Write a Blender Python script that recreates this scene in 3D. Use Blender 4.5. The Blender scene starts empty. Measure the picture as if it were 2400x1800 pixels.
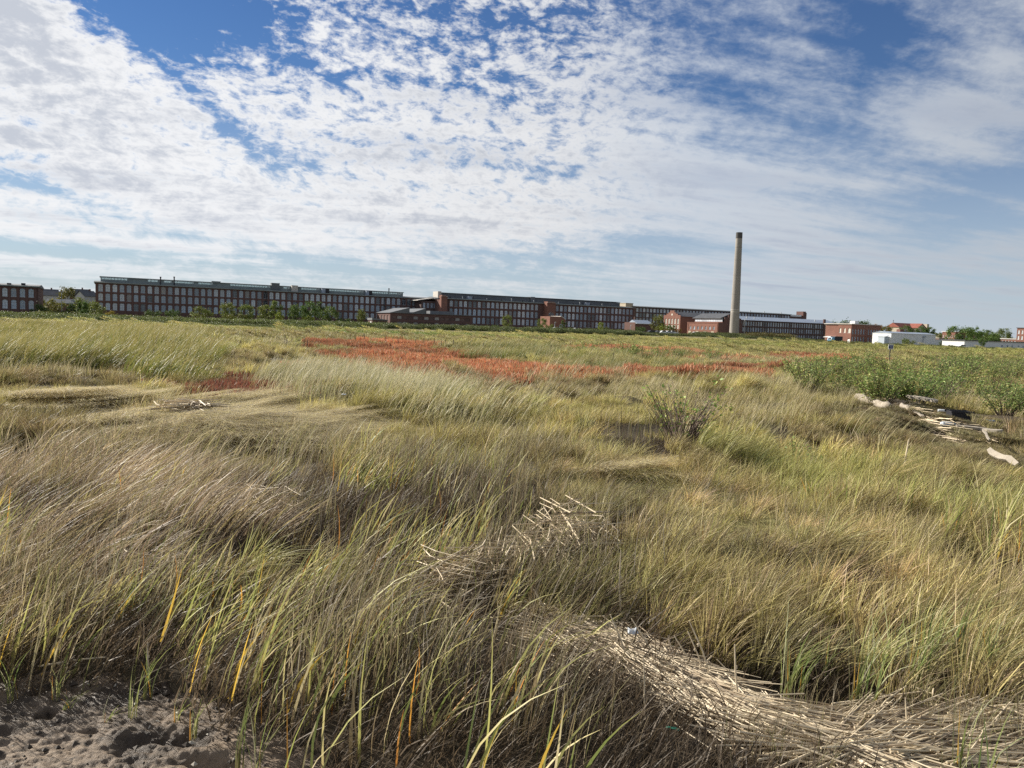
import bpy, bmesh, math, random
import numpy as np
from mathutils import Vector, Matrix

random.seed(7)
rng = np.random.default_rng(7)
scene = bpy.context.scene
COL = scene.collection
R = math.radians

# ------------------------------------------------------------------ camera
CAM_Z, PITCH, ROLL, FPX = 1.7, R(4.15), R(1.86), 1802.0
cam_d = bpy.data.cameras.new('camera')
cam = bpy.data.objects.new('camera', cam_d)
COL.objects.link(cam)
cam_d.sensor_width = 36.0
cam_d.lens = 36.0 * FPX / 2400.0
cam_d.clip_start, cam_d.clip_end = 0.05, 12000.0
_f = Vector((0, math.cos(PITCH), -math.sin(PITCH)))
_u0 = Vector((0, math.sin(PITCH), math.cos(PITCH)))
_r0 = Vector((1, 0, 0))
_r = math.cos(ROLL) * _r0 + math.sin(ROLL) * _u0
_u = -math.sin(ROLL) * _r0 + math.cos(ROLL) * _u0
cam.matrix_world = Matrix(((_r.x, _u.x, -_f.x, 0), (_r.y, _u.y, -_f.y, 0), (_r.z, _u.z, -_f.z, CAM_Z), (0, 0, 0, 1)))
scene.camera = cam

def ray(px, py):
    return (_r * ((px - 1200) / FPX) + _u * ((900 - py) / FPX) + _f)
def horizon(px):
    return 900 - FPX * math.tan(PITCH) / math.cos(ROLL) + (px - 1200) * math.tan(ROLL)
def ratio(px):
    d = ray(px, horizon(px)); return d.x / d.y
def gnd(px, py, h=0.0):
    d = ray(px, py); t = (h - CAM_Z) / d.z
    return (d.x * t, d.y * t)
def zat(px, py, Y):
    d = ray(px, py); return CAM_Z + d.z * Y / d.y
def xat(px, py, Y):
    d = ray(px, py); return d.x * Y / d.y

# ------------------------------------------------------------------ sun, sky, exposure
SUN_AZ, SUN_EL = R(-60.0), R(27.0)
sdir = Vector((math.sin(SUN_AZ) * math.cos(SUN_EL), math.cos(SUN_AZ) * math.cos(SUN_EL), math.sin(SUN_EL)))
sun_d = bpy.data.lights.new('sun', 'SUN'); sun_d.energy = 5.0; sun_d.angle = R(0.53); sun_d.color = (1.0, 0.93, 0.82)
sun = bpy.data.objects.new('sun', sun_d); COL.objects.link(sun)
sun.rotation_euler = (-sdir).to_track_quat('-Z', 'Y').to_euler()

class NT:
    """small expression helper over a node tree"""
    def __init__(s, tree): s.t = tree; s.n = tree.nodes; s.l = tree.links
    def put(s, sock, v):
        if v is None: return
        if hasattr(v, 'is_output'): s.l.new(v, sock)
        else: sock.default_value = v
    def m(s, op, a, b=None, c=None, clamp=False):
        n = s.n.new('ShaderNodeMath'); n.operation = op; n.use_clamp = clamp
        for i, v in enumerate((a, b, c)): s.put(n.inputs[i], v)
        return n.outputs[0]
    def vm(s, op, a, b=None):
        n = s.n.new('ShaderNodeVectorMath'); n.operation = op
        s.put(n.inputs[0], a); s.put(n.inputs[1], b)
        return n.outputs[0]
    def noise(s, vec, scale, detail=4, rough=0.55, dist=0.0, out=0):
        n = s.n.new('ShaderNodeTexNoise'); s.put(n.inputs['Vector'], vec)
        n.inputs['Scale'].default_value = scale; n.inputs['Detail'].default_value = detail
        n.inputs['Roughness'].default_value = rough; n.inputs['Distortion'].default_value = dist
        return n.outputs[out]
    def ramp(s, f, a, b, lo=0.0, hi=1.0, smooth=True):
        n = s.n.new('ShaderNodeMapRange'); n.interpolation_type = 'SMOOTHSTEP' if smooth else 'LINEAR'
        s.put(n.inputs[0], f); n.inputs[1].default_value = a; n.inputs[2].default_value = b
        n.inputs[3].default_value = lo; n.inputs[4].default_value = hi
        return n.outputs[0]
    def mix(s, f, a, b, blend='MIX'):
        n = s.n.new('ShaderNodeMix'); n.data_type = 'RGBA'; n.blend_type = blend
        s.put(n.inputs[0], f); s.put(n.inputs[6], a); s.put(n.inputs[7], b)
        return n.outputs[2]

world = bpy.data.worlds.new('World'); scene.world = world; world.use_nodes = True
W = NT(world.node_tree); W.n.clear()
tc = W.n.new('ShaderNodeTexCoord')
sky = W.n.new('ShaderNodeTexSky'); sky.sky_type = 'NISHITA'; sky.sun_disc = False
sky.sun_elevation = SUN_EL; sky.sun_rotation = SUN_AZ
sky.altitude = 0; sky.air_density = 1.0; sky.dust_density = 0.0; sky.ozone_density = 1.6
sep = W.n.new('ShaderNodeSeparateXYZ'); W.l.new(tc.outputs['Generated'], sep.inputs[0])
dx, dy, dz = sep.outputs
den = W.m('ADD', W.m('MAXIMUM', dz, 0.0), 0.075)
ppx, ppy = W.m('DIVIDE', dx, den), W.m('DIVIDE', dy, den)
az = W.m('ARCTAN2', dx, dy); el = W.m('ARCSINE', dz)
def rotvec(a, sx, sy, ox=0.0):
    c, s_ = math.cos(R(a)), math.sin(R(a))
    u_ = W.m('MULTIPLY', W.m('ADD', W.m('MULTIPLY', ppx, c), W.m('MULTIPLY', ppy, s_)), sx)
    v_ = W.m('MULTIPLY', W.m('SUBTRACT', W.m('MULTIPLY', ppy, c), W.m('MULTIPLY', ppx, s_)), sy)
    n = W.n.new('ShaderNodeCombineXYZ'); W.put(n.inputs[0], u_); W.put(n.inputs[1], v_); n.inputs[2].default_value = ox
    return n.outputs[0]
acc = [0.0]
_ae = W.n.new('ShaderNodeCombineXYZ'); W.put(_ae.inputs[0], az); W.put(_ae.inputs[1], el)
def blob(px, py, rx, ry, ang, amp):
    """one soft ellipse of more (or less) cloud at a place in the sky"""
    d = ray(px, py); d.normalize()
    mp = W.n.new('ShaderNodeMapping'); mp.vector_type = 'TEXTURE'; W.l.new(_ae.outputs[0], mp.inputs[0])
    mp.inputs['Location'].default_value = (math.atan2(d.x, d.y), math.asin(d.z), 0)
    mp.inputs['Rotation'].default_value = (0, 0, R(-ang) - ROLL)
    mp.inputs['Scale'].default_value = (2.4 * rx / FPX, 2.4 * ry / FPX, 1)
    gr = W.n.new('ShaderNodeTexGradient'); gr.gradient_type = 'QUADRATIC_SPHERE'; W.l.new(mp.outputs[0], gr.inputs[0])
    acc[0] = W.m('MULTIPLY_ADD', gr.outputs['Fac'], amp * 1.25, acc[0])
    return acc[0]
# layout of the cloud deck: positive = more cloud, negative = open blue
for b in (
    (330, 55, 250, 75, 14, -0.46), (720, 150, 190, 60, 20, -0.22), (560, 20, 260, 60, 0, -0.28), (560, 320, 170, 24, 38, -0.30), (690, 370, 80, 22, 20, -0.26),
    (110, 445, 260, 24, 10, -0.34), (950, 110, 200, 90, 5, -0.05), (1180, 40, 260, 80, 0, -0.06),
    (1350, 60, 200, 60, 0, -0.14), (1060, 190, 160, 60, 0, -0.05), (700, 100, 130, 70, -20, .14), (2050, 130, 110, 150, -10, -0.42), (1720, 110, 190, 120, 20, -0.24),
    (1800, 230, 140, 80, 0, -0.12), (2340, 440, 170, 60, -12, -0.34), (2200, 560, 120, 50, 0, -0.12), (1480, 575, 190, 26, 3, -0.22), (1300, 620, 260, 30, 4, -0.16),
    (1320, 410, 170, 20, 4, -0.16), (260, 610, 420, 18, 3, -0.18), (900, 640, 600, 30, 2, -0.16), (620, 590, 200, 14, 5, -0.16),
    (1900, 600, 300, 60, 0, -0.08),
    (150, 270, 330, 150, 12, 0.26), (900, 330, 420, 120, 10, 0.20), (420, 520, 420, 60, 6, 0.16), (1150, 520, 480, 70, 3, 0.14), (60, 40, 110, 60, 0, 0.40),
    (1500, 180, 180, 130, 35, 0.10), (1700, 400, 420, 90, 2, 0.18), (2230, 260, 200, 150, 0, 0.16), (2050, 560, 420, 60, 2, 0.14), (300, 640, 400, 20, 2, .10)): cover = blob(*b)
warp = W.noise(rotvec(20, 0.8, 0.8, 3.0), 1.1, 3, 0.6, 0.0, 1)
def warped(v, k):
    return W.vm('ADD', v, W.vm('MULTIPLY', W.vm('SUBTRACT', warp, (0.5, 0.5, 0.5)), (k, k, k)))
big = W.noise(warped(rotvec(28, 0.26, 0.62), 0.5), 1.0, 5, 0.55)
cb = W.n.new('ShaderNodeCombineXYZ'); W.put(cb.inputs[0], W.m('MULTIPLY', az, 1.0)); W.put(cb.inputs[1], W.m('ADD', W.m('MULTIPLY', el, 1.9), W.m('MULTIPLY', az, 0.12)))
angv = W.vm('ADD', cb.outputs[0], W.vm('MULTIPLY', W.vm('SUBTRACT', warp, (0.5, 0.5, 0.5)), (0.05, 0.05, 0.05)))
puff = W.noise(angv, 34.0, 4, 0.62, 0.3)
fine = W.noise(angv, 95.0, 3, 0.65, 0.3)
streak = W.noise(warped(rotvec(22, 0.55, 2.2, 2.0), 0.3), 1.7, 5, 0.55)
# the right half of the deck is a smoother veil, the left half is made of small puffs
right = W.ramp(az, R(0), R(16))
low = W.ramp(el, R(4), R(11), 1.0, 0.0)
pk = W.m('MULTIPLY', W.m('SUBTRACT', 1.0, W.m('MULTIPLY', right, 0.62)), W.m('SUBTRACT', 1.0, W.m('MULTIPLY', low, 0.55)))
field = W.m('ADD', W.m('ADD', big, cover), 0.09)
field = W.m('ADD', field, W.m('MULTIPLY', W.m('MULTIPLY', W.m('SUBTRACT', puff, 0.5), 1.15), pk))
field = W.m('ADD', field, W.m('MULTIPLY', W.m('MULTIPLY', W.m('SUBTRACT', fine, 0.5), 0.50), pk))
field = W.m('ADD', field, W.m('MULTIPLY', W.m('SUBTRACT', streak, 0.5), W.m('MULTIPLY_ADD', right, 0.70, 0.42)))
mask_l = W.ramp(field, 0.36, 0.76)
mask_r = W.ramp(field, 0.28, 0.86, 0.0, 0.92)
mk = W.n.new('ShaderNodeMix'); mk.data_type = 'FLOAT'
W.put(mk.inputs[0], right); W.put(mk.inputs[2], mask_l); W.put(mk.inputs[3], mask_r)
mask = mk.outputs[0]
mask = W.m('MULTIPLY', mask, W.ramp(el, R(0.5), R(5.0), 0.45, 1.0))
# thicker parts of the deck go grey, thin edges and the sun side stay white
thick = W.ramp(W.m('ADD', field, W.m('MULTIPLY', W.m('SUBTRACT', W.noise(warped(rotvec(10, 0.5, 1.4, 7.0), 0.4), 1.6, 4, 0.6), 0.5), 0.9)), 0.62, 1.10)
ccol = W.mix(thick, (9.6, 9.7, 9.9, 1), (6.1, 6.5, 7.3, 1))
ccol = W.mix(right, ccol, W.mix(thick, (8.3, 8.9, 9.7, 1), (6.4, 7.1, 8.4, 1)))
# clouds scatter forwards: brighter towards the sun, greyer away from it
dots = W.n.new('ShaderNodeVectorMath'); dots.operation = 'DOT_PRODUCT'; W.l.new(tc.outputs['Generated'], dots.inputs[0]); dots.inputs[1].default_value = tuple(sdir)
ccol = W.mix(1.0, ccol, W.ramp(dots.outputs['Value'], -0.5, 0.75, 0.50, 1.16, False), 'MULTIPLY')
hsv = W.n.new('ShaderNodeHueSaturation'); W.l.new(sky.outputs[0], hsv.inputs['Color'])
hsv.inputs['Saturation'].default_value = 1.38; hsv.inputs['Hue'].default_value = 0.515; hsv.inputs['Value'].default_value = 1.0
# a thin even veil of high cirrus whitens the open sky, more so low down
base = W.mix(W.ramp(el, R(0), R(16), 0.85, 0.06, False), hsv.outputs[0], (5.9, 7.0, 8.8, 1))
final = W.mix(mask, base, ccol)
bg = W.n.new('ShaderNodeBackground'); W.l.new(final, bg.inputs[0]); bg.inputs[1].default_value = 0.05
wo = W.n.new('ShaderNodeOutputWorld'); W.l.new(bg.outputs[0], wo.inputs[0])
world.cycles.sampling_method = 'MANUAL'; world.cycles.sample_map_resolution = 512

vs = scene.view_settings
vs.view_transform = 'Standard'; vs.look = 'None'; vs.exposure = 0.70; vs.gamma = 1.0; vs.use_curve_mapping = False
cy = scene.cycles
cy.max_bounces = 5; cy.diffuse_bounces = 2; cy.glossy_bounces = 2; cy.transmission_bounces = 4; cy.transparent_max_bounces = 6
cy.use_denoising = False
cy.caustics_reflective = False; cy.caustics_refractive = False

# ------------------------------------------------------------------ helpers
def tag(o, label=None, cat=None, group=None, kind=None):
    if label: o['label'] = label
    if cat: o['category'] = cat
    if group: o['group'] = group
    if kind: o['kind'] = kind
    return o
def empty(name, loc, rz=0.0, label=None, cat=None, group=None):
    o = bpy.data.objects.new(name, None); COL.objects.link(o)
    o.location = loc; o.rotation_euler = (0, 0, rz); o.empty_display_size = 0.5
    return tag(o, label, cat, group)
def link(name, me, parent=None):
    o = bpy.data.objects.new(name, me); COL.objects.link(o); o.parent = parent
    return o

class MB:
    """collects polygons and becomes ONE mesh"""
    def __init__(s): s.v = []; s.f = []; s.mi = []; s.cur = 0
    def box(s, x0, x1, y0, y1, z0, z1):
        b = len(s.v)
        s.v += [(x, y, z) for z in (z0, z1) for x, y in ((x0, y0), (x1, y0), (x1, y1), (x0, y1))]
        s.add([(0, 3, 2, 1), (4, 5, 6, 7), (0, 1, 5, 4), (1, 2, 6, 5), (2, 3, 7, 6), (3, 0, 4, 7)], b)
        return s
    def add(s, faces, b):
        for f in faces: s.f.append(tuple(i + b for i in f)); s.mi.append(s.cur)
    def poly(s, pts):
        b = len(s.v); s.v += [tuple(p) for p in pts]; s.add([tuple(range(len(pts)))], b); return s
    def prism(s, pts, off):
        """closed polygon pts swept by the vector off"""
        n = len(pts); b = len(s.v); o = Vector(off)
        s.v += [tuple(p) for p in pts] + [tuple(Vector(p) + o) for p in pts]
        s.add([tuple(range(n))[::-1], tuple(range(n, 2 * n))] + [(i, (i + 1) % n, (i + 1) % n + n, i + n) for i in range(n)], b)
        return s
    def tube(s, pts, rad, n=6, cap=True):
        pts = [Vector(p) for p in pts]; b = len(s.v); m = len(pts)
        if not hasattr(rad, '__len__'): rad = [rad] * m
        for i, p in enumerate(pts):
            d = (pts[min(i + 1, m - 1)] - pts[max(i - 1, 0)])
            d = d.normalized() if d.length > 1e-9 else Vector((0, 0, 1))
            a = d.cross(Vector((0, 0, 1)) if abs(d.z) < 0.9 else Vector((1, 0, 0))).normalized(); c = d.cross(a)
            for k in range(n):
                t = 2 * math.pi * k / n
                s.v.append(tuple(p + (a * math.cos(t) + c * math.sin(t)) * rad[i]))
        fs = [(i * n + k, i * n + (k + 1) % n, (i + 1) * n + (k + 1) % n, (i + 1) * n + k) for i in range(m - 1) for k in range(n)]
        if cap: fs += [tuple(range(n))[::-1], tuple((m - 1) * n + k for k in range(n))]
        s.add(fs, b); return s
    def mesh(s, name, *mats, smooth=False):
        me = bpy.data.meshes.new(name); me.from_pydata(s.v, [], s.f)
        for m in mats: me.materials.append(m)
        if len(mats) > 1: me.polygons.foreach_set('material_index', s.mi)
        if smooth: me.polygons.foreach_set('use_smooth', [True] * len(s.f))
        me.update(); return me
    def obj(s, name, mats, parent=None, smooth=False):
        if not isinstance(mats, (tuple, list)): mats = (mats,)
        return link(name, s.mesh(name, *mats, smooth=smooth), parent)

def mat(name, col, rough=0.8, var=0.25, scale=2.0, bump=0.0, spec=0.3, metal=0.0, objtint=False, obj_var=0.0, col2=None, bscale=None):
    m = bpy.data.materials.new(name); m.use_nodes = True
    T = NT(m.node_tree); p = T.n['Principled BSDF']
    tcn = T.n.new('ShaderNodeTexCoord'); co = tcn.outputs['Object']
    nz = T.noise(co, scale, 5, 0.6)
    c = tuple(col) + (1,)
    if objtint:
        oi = T.n.new('ShaderNodeObjectInfo'); base = oi.outputs['Color']
    else: base = c
    if col2: out = T.mix(T.ramp(nz, 0.38, 0.62), base, tuple(col2) + (1,))
    else:
        k = T.ramp(nz, 0.25, 0.75, 1 - var, 1 + var, False)
        out = T.mix(1.0, base, k, 'MULTIPLY')
    if obj_var:
        oi = T.n.new('ShaderNodeObjectInfo')
        out = T.mix(1.0, out, T.ramp(oi.outputs['Random'], 0, 1, 1 - obj_var, 1 + obj_var, False), 'MULTIPLY')
    T.put(p.inputs['Base Color'], out)
    p.inputs['Roughness'].default_value = rough; p.inputs['Specular IOR Level'].default_value = spec; p.inputs['Metallic'].default_value = metal
    if bump:
        b = T.n.new('ShaderNodeBump'); b.inputs['Strength'].default_value = bump; b.inputs['Distance'].default_value = 0.02
        T.l.new(T.noise(co, bscale or scale * 6, 5, 0.65), b.inputs['Height']); T.l.new(b.outputs[0], p.inputs['Normal'])
    return m

def leafmat(name, trans=0.35, rough=0.55, spec=0.25, src='col', noise=0.0):
    """thin leaf or blade: reflects and lets light through; colour from the mesh ('col'), times the instance tint or the object colour"""
    m = bpy.data.materials.new(name); m.use_nodes = True
    T = NT(m.node_tree); p = T.n['Principled BSDF']; out = T.n['Material Output']
    a = T.n.new('ShaderNodeAttribute'); a.attribute_name = 'col'; a.attribute_type = 'GEOMETRY'
    if src == 'inst':
        b = T.n.new('ShaderNodeAttribute'); b.attribute_name = 'tint'; b.attribute_type = 'INSTANCER'; t = b.outputs['Color']
    else:
        oi = T.n.new('ShaderNodeObjectInfo'); t = oi.outputs['Color']
    c = T.mix(1.0, a.outputs['Color'], t, 'MULTIPLY')
    T.put(p.inputs['Base Color'], c); p.inputs['Roughness'].default_value = rough; p.inputs['Specular IOR Level'].default_value = spec
    tr = T.n.new('ShaderNodeBsdfTranslucent'); T.put(tr.inputs[0], c)
    mx = T.n.new('ShaderNodeMixShader'); mx.inputs[0].default_value = trans
    T.l.new(p.outputs[0], mx.inputs[1]); T.l.new(tr.outputs[0], mx.inputs[2]); T.l.new(mx.outputs[0], out.inputs[0])
    return m

# ------------------------------------------------------------------ numpy noise
def vnoise(x, y, seed=0):
    x = np.asarray(x, float); y = np.asarray(y, float)
    xi = np.floor(x).astype(np.int64); yi = np.floor(y).astype(np.int64); xf = x - xi; yf = y - yi
    def h(a, b):
        n = (a * 374761393 + b * 668265263 + seed * 974711) & 0x7fffffff
        n = ((n ^ (n >> 13)) * 1274126177) & 0x7fffffff
        return ((n ^ (n >> 16)) & 0xffff) / 65535.0
    u = xf * xf * (3 - 2 * xf); v = yf * yf * (3 - 2 * yf)
    return (h(xi, yi) * (1 - u) + h(xi + 1, yi) * u) * (1 - v) + (h(xi, yi + 1) * (1 - u) + h(xi + 1, yi + 1) * u) * v
def fbm(x, y, seed=0, o=4):
    s = 0; a = 0.5; t = 0
    for k in range(o):
        s = s + a * vnoise(x * 2 ** k + 17.3 * k, y * 2 ** k - 9.1 * k, seed + k); t += a; a *= 0.5
    return s / t
def sstep(a, b, x):
    t = np.clip((x - a) / (b - a), 0, 1); return t * t * (3 - 2 * t)
def inpoly(x, y, P):
    c = np.zeros(np.shape(x), bool); n = len(P)
    for i in range(n):
        x0, y0 = P[i]; x1, y1 = P[(i + 1) % n]
        if y0 == y1: continue
        k = ((y0 > y) != (y1 > y)) & (x < (x1 - x0) * (y - y0) / (y1 - y0) + x0)
        c ^= k
    return c
def gpoly(pts, h=0.0): return [gnd(px, py, h) for px, py in pts]
def injit(x, y, P, amp, freq=1.0, seed=3):
    """inside a polygon whose rim is broken up by noise"""
    return inpoly(x + amp * (fbm(x * freq, y * freq, seed) - .5) * 2, y + amp * 1.5 * (fbm(x * freq + 31, y * freq, seed) - .5) * 2, P)

# zones of the marsh, on the ground
Z_MUD = gpoly([(-260, 1600), (60, 1612), (190, 1598), (330, 1606), (480, 1648), (640, 1710), (760, 1800), (820, 1900), (-260, 1980)])
Z_FLAT = [gpoly(p) for p in ([(190, 1008), (300, 990), (430, 985), (560, 968), (700, 985), (900, 1003), (1010, 1018), (930, 1050), (700, 1062), (470, 1058), (240, 1050)],
                             [(100, 968), (300, 952), (450, 950), (600, 940), (760, 955), (640, 972), (420, 968), (220, 976)],
                             [(1330, 1095), (1450, 1085), (1560, 1110), (1540, 1130), (1400, 1125)])]
Z_RED = [gpoly(p, 0.15) for p in ([(725, 808), (800, 800), (900, 798), (1010, 805), (1040, 822), (1120, 838), (1240, 852), (1370, 868), (1290, 892), (1160, 894), (1030, 900), (950, 894), (880, 876), (810, 858), (730, 842)],
                           [(1305, 814), (1480, 816), (1650, 826), (1720, 838), (1640, 850), (1450, 838), (1320, 832)],
                           [(1480, 869), (1640, 872), (1700, 862), (1840, 866), (1835, 890), (1650, 894), (1480, 892)],
                           [(1850, 836), (2040, 843), (2020, 860), (1860, 854)], [(1310, 880), (1450, 884), (1440, 904), (1320, 901)], [(440, 803), (490, 806), (500, 832), (445, 828)],
                           [(-20, 880), (40, 876), (50, 912), (-20, 918)])]
Z_RED2 = [gpoly(p, 0.15) for p in ([(300, 902), (370, 884), (600, 868), (760, 872), (900, 884), (1000, 890), (960, 908), (860, 925), (620, 922), (400, 908)], [(560, 862), (700, 858), (720, 872), (600, 876)])]
Z_REED = gpoly([(-200, 790), (-60, 786), (250, 778), (480, 792), (505, 830), (440, 885), (350, 905), (250, 880), (120, 880), (0, 890), (-200, 900)])
Z_TALL = gpoly([(560, 905), (760, 872), (960, 905), (1110, 960), (1160, 998), (1060, 1012), (900, 975), (700, 935)])
Z_WRACK = gpoly([(1270, 1480), (1420, 1460), (1560, 1500), (1700, 1590), (1830, 1640), (1990, 1690), (2090, 1760), (2150, 1850), (1760, 1850), (1640, 1740), (1500, 1640), (1400, 1560)])
Z_WRACK2 = gpoly([(2060, 1655), (2250, 1640), (2420, 1640), (2560, 1800), (2600, 2150), (2060, 2150), (2080, 1830), (2040, 1720)])
Z_MUDX = gpoly([(-400, 1560), (60, 1580), (190, 1560), (340, 1570), (500, 1618), (670, 1690), (800, 1780), (860, 2000), (-400, 2100)])
Z_WRACKX = gpoly([(1240, 1490), (1330, 1460), (1430, 1445), (1580, 1490), (1720, 1580), (1850, 1625), (2000, 1675), (2110, 1750), (2200, 1850), (2200, 2200), (1500, 2200), (1520, 1800), (1440, 1640), (1340, 1560)])
Z_DRIFT = gpoly([(1980, 935), (2080, 950), (2180, 965), (2300, 1000), (2400, 1045), (2400, 1125), (2330, 1120), (2240, 1085), (2150, 1045), (2060, 1015), (1960, 985)])
Z_HOLES = [gpoly(p) for p in ([(1860, 1480), (2020, 1470), (2090, 1620), (1900, 1650), (1760, 1600)], [(1280, 1250), (1420, 1235), (1440, 1310), (1310, 1330)],
                              [(1420, 1045), (1580, 1040), (1600, 1110), (1440, 1125)], [(1540, 1225), (1690, 1230), (1710, 1290), (1560, 1285)], [(2270, 1370), (2400, 1360), (2400, 1430), (2300, 1440)], [(640, 1190), (730, 1190), (740, 1250), (650, 1250)])]
Z_MATS = [gpoly(p) for p in ([(1640, 1185), (1860, 1160), (1920, 1225), (1780, 1295), (1600, 1300)], [(1330, 1110), (1480, 1095), (1540, 1140), (1420, 1180), (1320, 1160)], [(1900, 1110), (2090, 1100), (2080, 1150), (1920, 1160)])]

def terrain(x, y):
    x = np.asarray(x, float); y = np.asarray(y, float); r = np.hypot(x, y)
    near = sstep(3.6, 6.0, r) * (1 - sstep(70, 130, r))
    h = near * (0.75 * (fbm(x / 1.9, y / 1.5, 11, 3) - 0.5) + 0.36 * (fbm(x / 6.5 + 3, y / 5.0, 21, 3) - 0.5))
    h = h + 0.05 * (fbm(x * 1.3, y * 1.3, 5, 3) - 0.5) * (1 - sstep(30, 60, r))
    for px_, py_, rx_, ry_, hh_ in ((1520, 1215, .50, .42, .24), (1285, 1100, .55, .5, .20), (1750, 1120, .8, .5, .22), (1650, 1110, .5, .4, .16), (1880, 1330, .7, .5, .16), (580, 1290, .45, .35, .24), (1330, 1330, .35, .35, .18), (2200, 1180, .8, .6, .2), (1480, 960, 1.2, .7, .22), (760, 1000, 1.6, .6, .25), (420, 1010, 1.0, .45, .2), (1000, 985, 1.3, .6, .2), (1750, 1000, 1.4, .8, .2)):
        cx_, cy_ = gnd(px_, py_); h = h + hh_ * np.exp(-(((x - cx_) / rx_) ** 2 + ((y - cy_) / ry_) ** 2))
    for P_ in Z_HOLES:
        cx_, cy_ = sum(q[0] for q in P_) / len(P_), sum(q[1] for q in P_) / len(P_); rx_ = .5 * (max(q[0] for q in P_) - min(q[0] for q in P_)); ry_ = .5 * (max(q[1] for q in P_) - min(q[1] for q in P_))
        h = h - .16 * np.exp(-(((x - cx_) / rx_) ** 2 + ((y - cy_) / ry_) ** 2))
    far = sstep(60, 170, y)
    bank = 1.3 + (-0.5 - 1.3) * sstep(70, 165, x)
    h = h * (1 - far) + far * (-0.35 + (bank + 0.35) * sstep(215, 330, y)) 
    h = h + 11.5 * np.exp(-(((x + 330) / 160) ** 2 + ((y - 640) / 120) ** 2))
    h = h + 13.0 * np.exp(-(((x - 500) / 190) ** 2 + ((y - 960) / 190) ** 2))
    m = inpoly(x, y, Z_MUDX)
    return np.where(m, -0.20, h)
def tz(x, y): return float(terrain(np.array([x]), np.array([y]))[0])

# ------------------------------------------------------------------ ground
def ground_mat():
    m = bpy.data.materials.new('marsh_ground'); m.use_nodes = True
    T = NT(m.node_tree); p = T.n['Principled BSDF']
    g = T.n.new('ShaderNodeNewGeometry'); pos = g.outputs['Position']
    a = T.noise(pos, 0.6, 6, 0.65); b = T.noise(pos, 7.0, 5, 0.7)
    c = T.mix(T.ramp(a, 0.35, 0.65), (0.050, 0.038, 0.025, 1), (0.085, 0.066, 0.040, 1))
    c = T.mix(T.ramp(b, 0.4, 0.7), c, (0.070, 0.054, 0.034, 1))
    s = T.n.new('ShaderNodeSeparateXYZ'); T.l.new(pos, s.inputs[0])
    c = T.mix(T.ramp(s.outputs[1], 60, 140), c, T.mix(T.ramp(T.noise(pos, 0.05, 4, 0.6), 0.35, 0.65), (0.19, 0.17, 0.075, 1), (0.23, 0.20, 0.10, 1)))
    T.put(p.inputs['Base Color'], c); p.inputs['Roughness'].default_value = 0.9; p.inputs['Specular IOR Level'].default_value = 0.2
    bm_ = T.n.new('ShaderNodeBump'); bm_.inputs['Strength'].default_value = 0.7; bm_.inputs['Distance'].default_value = 0.03
    T.l.new(T.noise(pos, 18.0, 6, 0.7), bm_.inputs['Height']); T.l.new(bm_.outputs[0], p.inputs['Normal'])
    return m
def build_ground():
    a1 = np.linspace(R(-52), R(52), 300); a2 = np.linspace(R(52), R(308), 60)[1:-1]
    A = np.concatenate([a1, a2]); na = len(A)
    rr = np.concatenate([[0.6], np.geomspace(1.2, 12, 90), np.geomspace(12, 400, 110)[1:], np.geomspace(400, 6000, 40)[1:]]); nr = len(rr)
    RR, AA = np.meshgrid(rr, A, indexing='ij')
    x = RR * np.sin(AA); y = RR * np.cos(AA)
    z = terrain(x, y); z = np.where(RR < 2.2, np.minimum(z, 0.0), z)
    V = np.stack([x.ravel(), y.ravel(), z.ravel()], 1)
    i = np.arange(nr - 1)[:, None] * na; j = np.arange(na)[None, :]; j2 = (j + 1) % na
    F = np.stack([i + j, i + j2, i + na + j2, i + na + j], -1).reshape(-1, 4)
    me = bpy.data.meshes.new('ground')
    fl = [tuple(f) for f in F[:, ::-1].tolist()] + [tuple(range(na))]
    me.from_pydata(V.tolist(), [], fl)
    me.materials.append(ground_mat()); me.polygons.foreach_set('use_smooth', [True] * len(fl)); me.update()
    return tag(link('ground', me), kind='structure')
build_ground()

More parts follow.
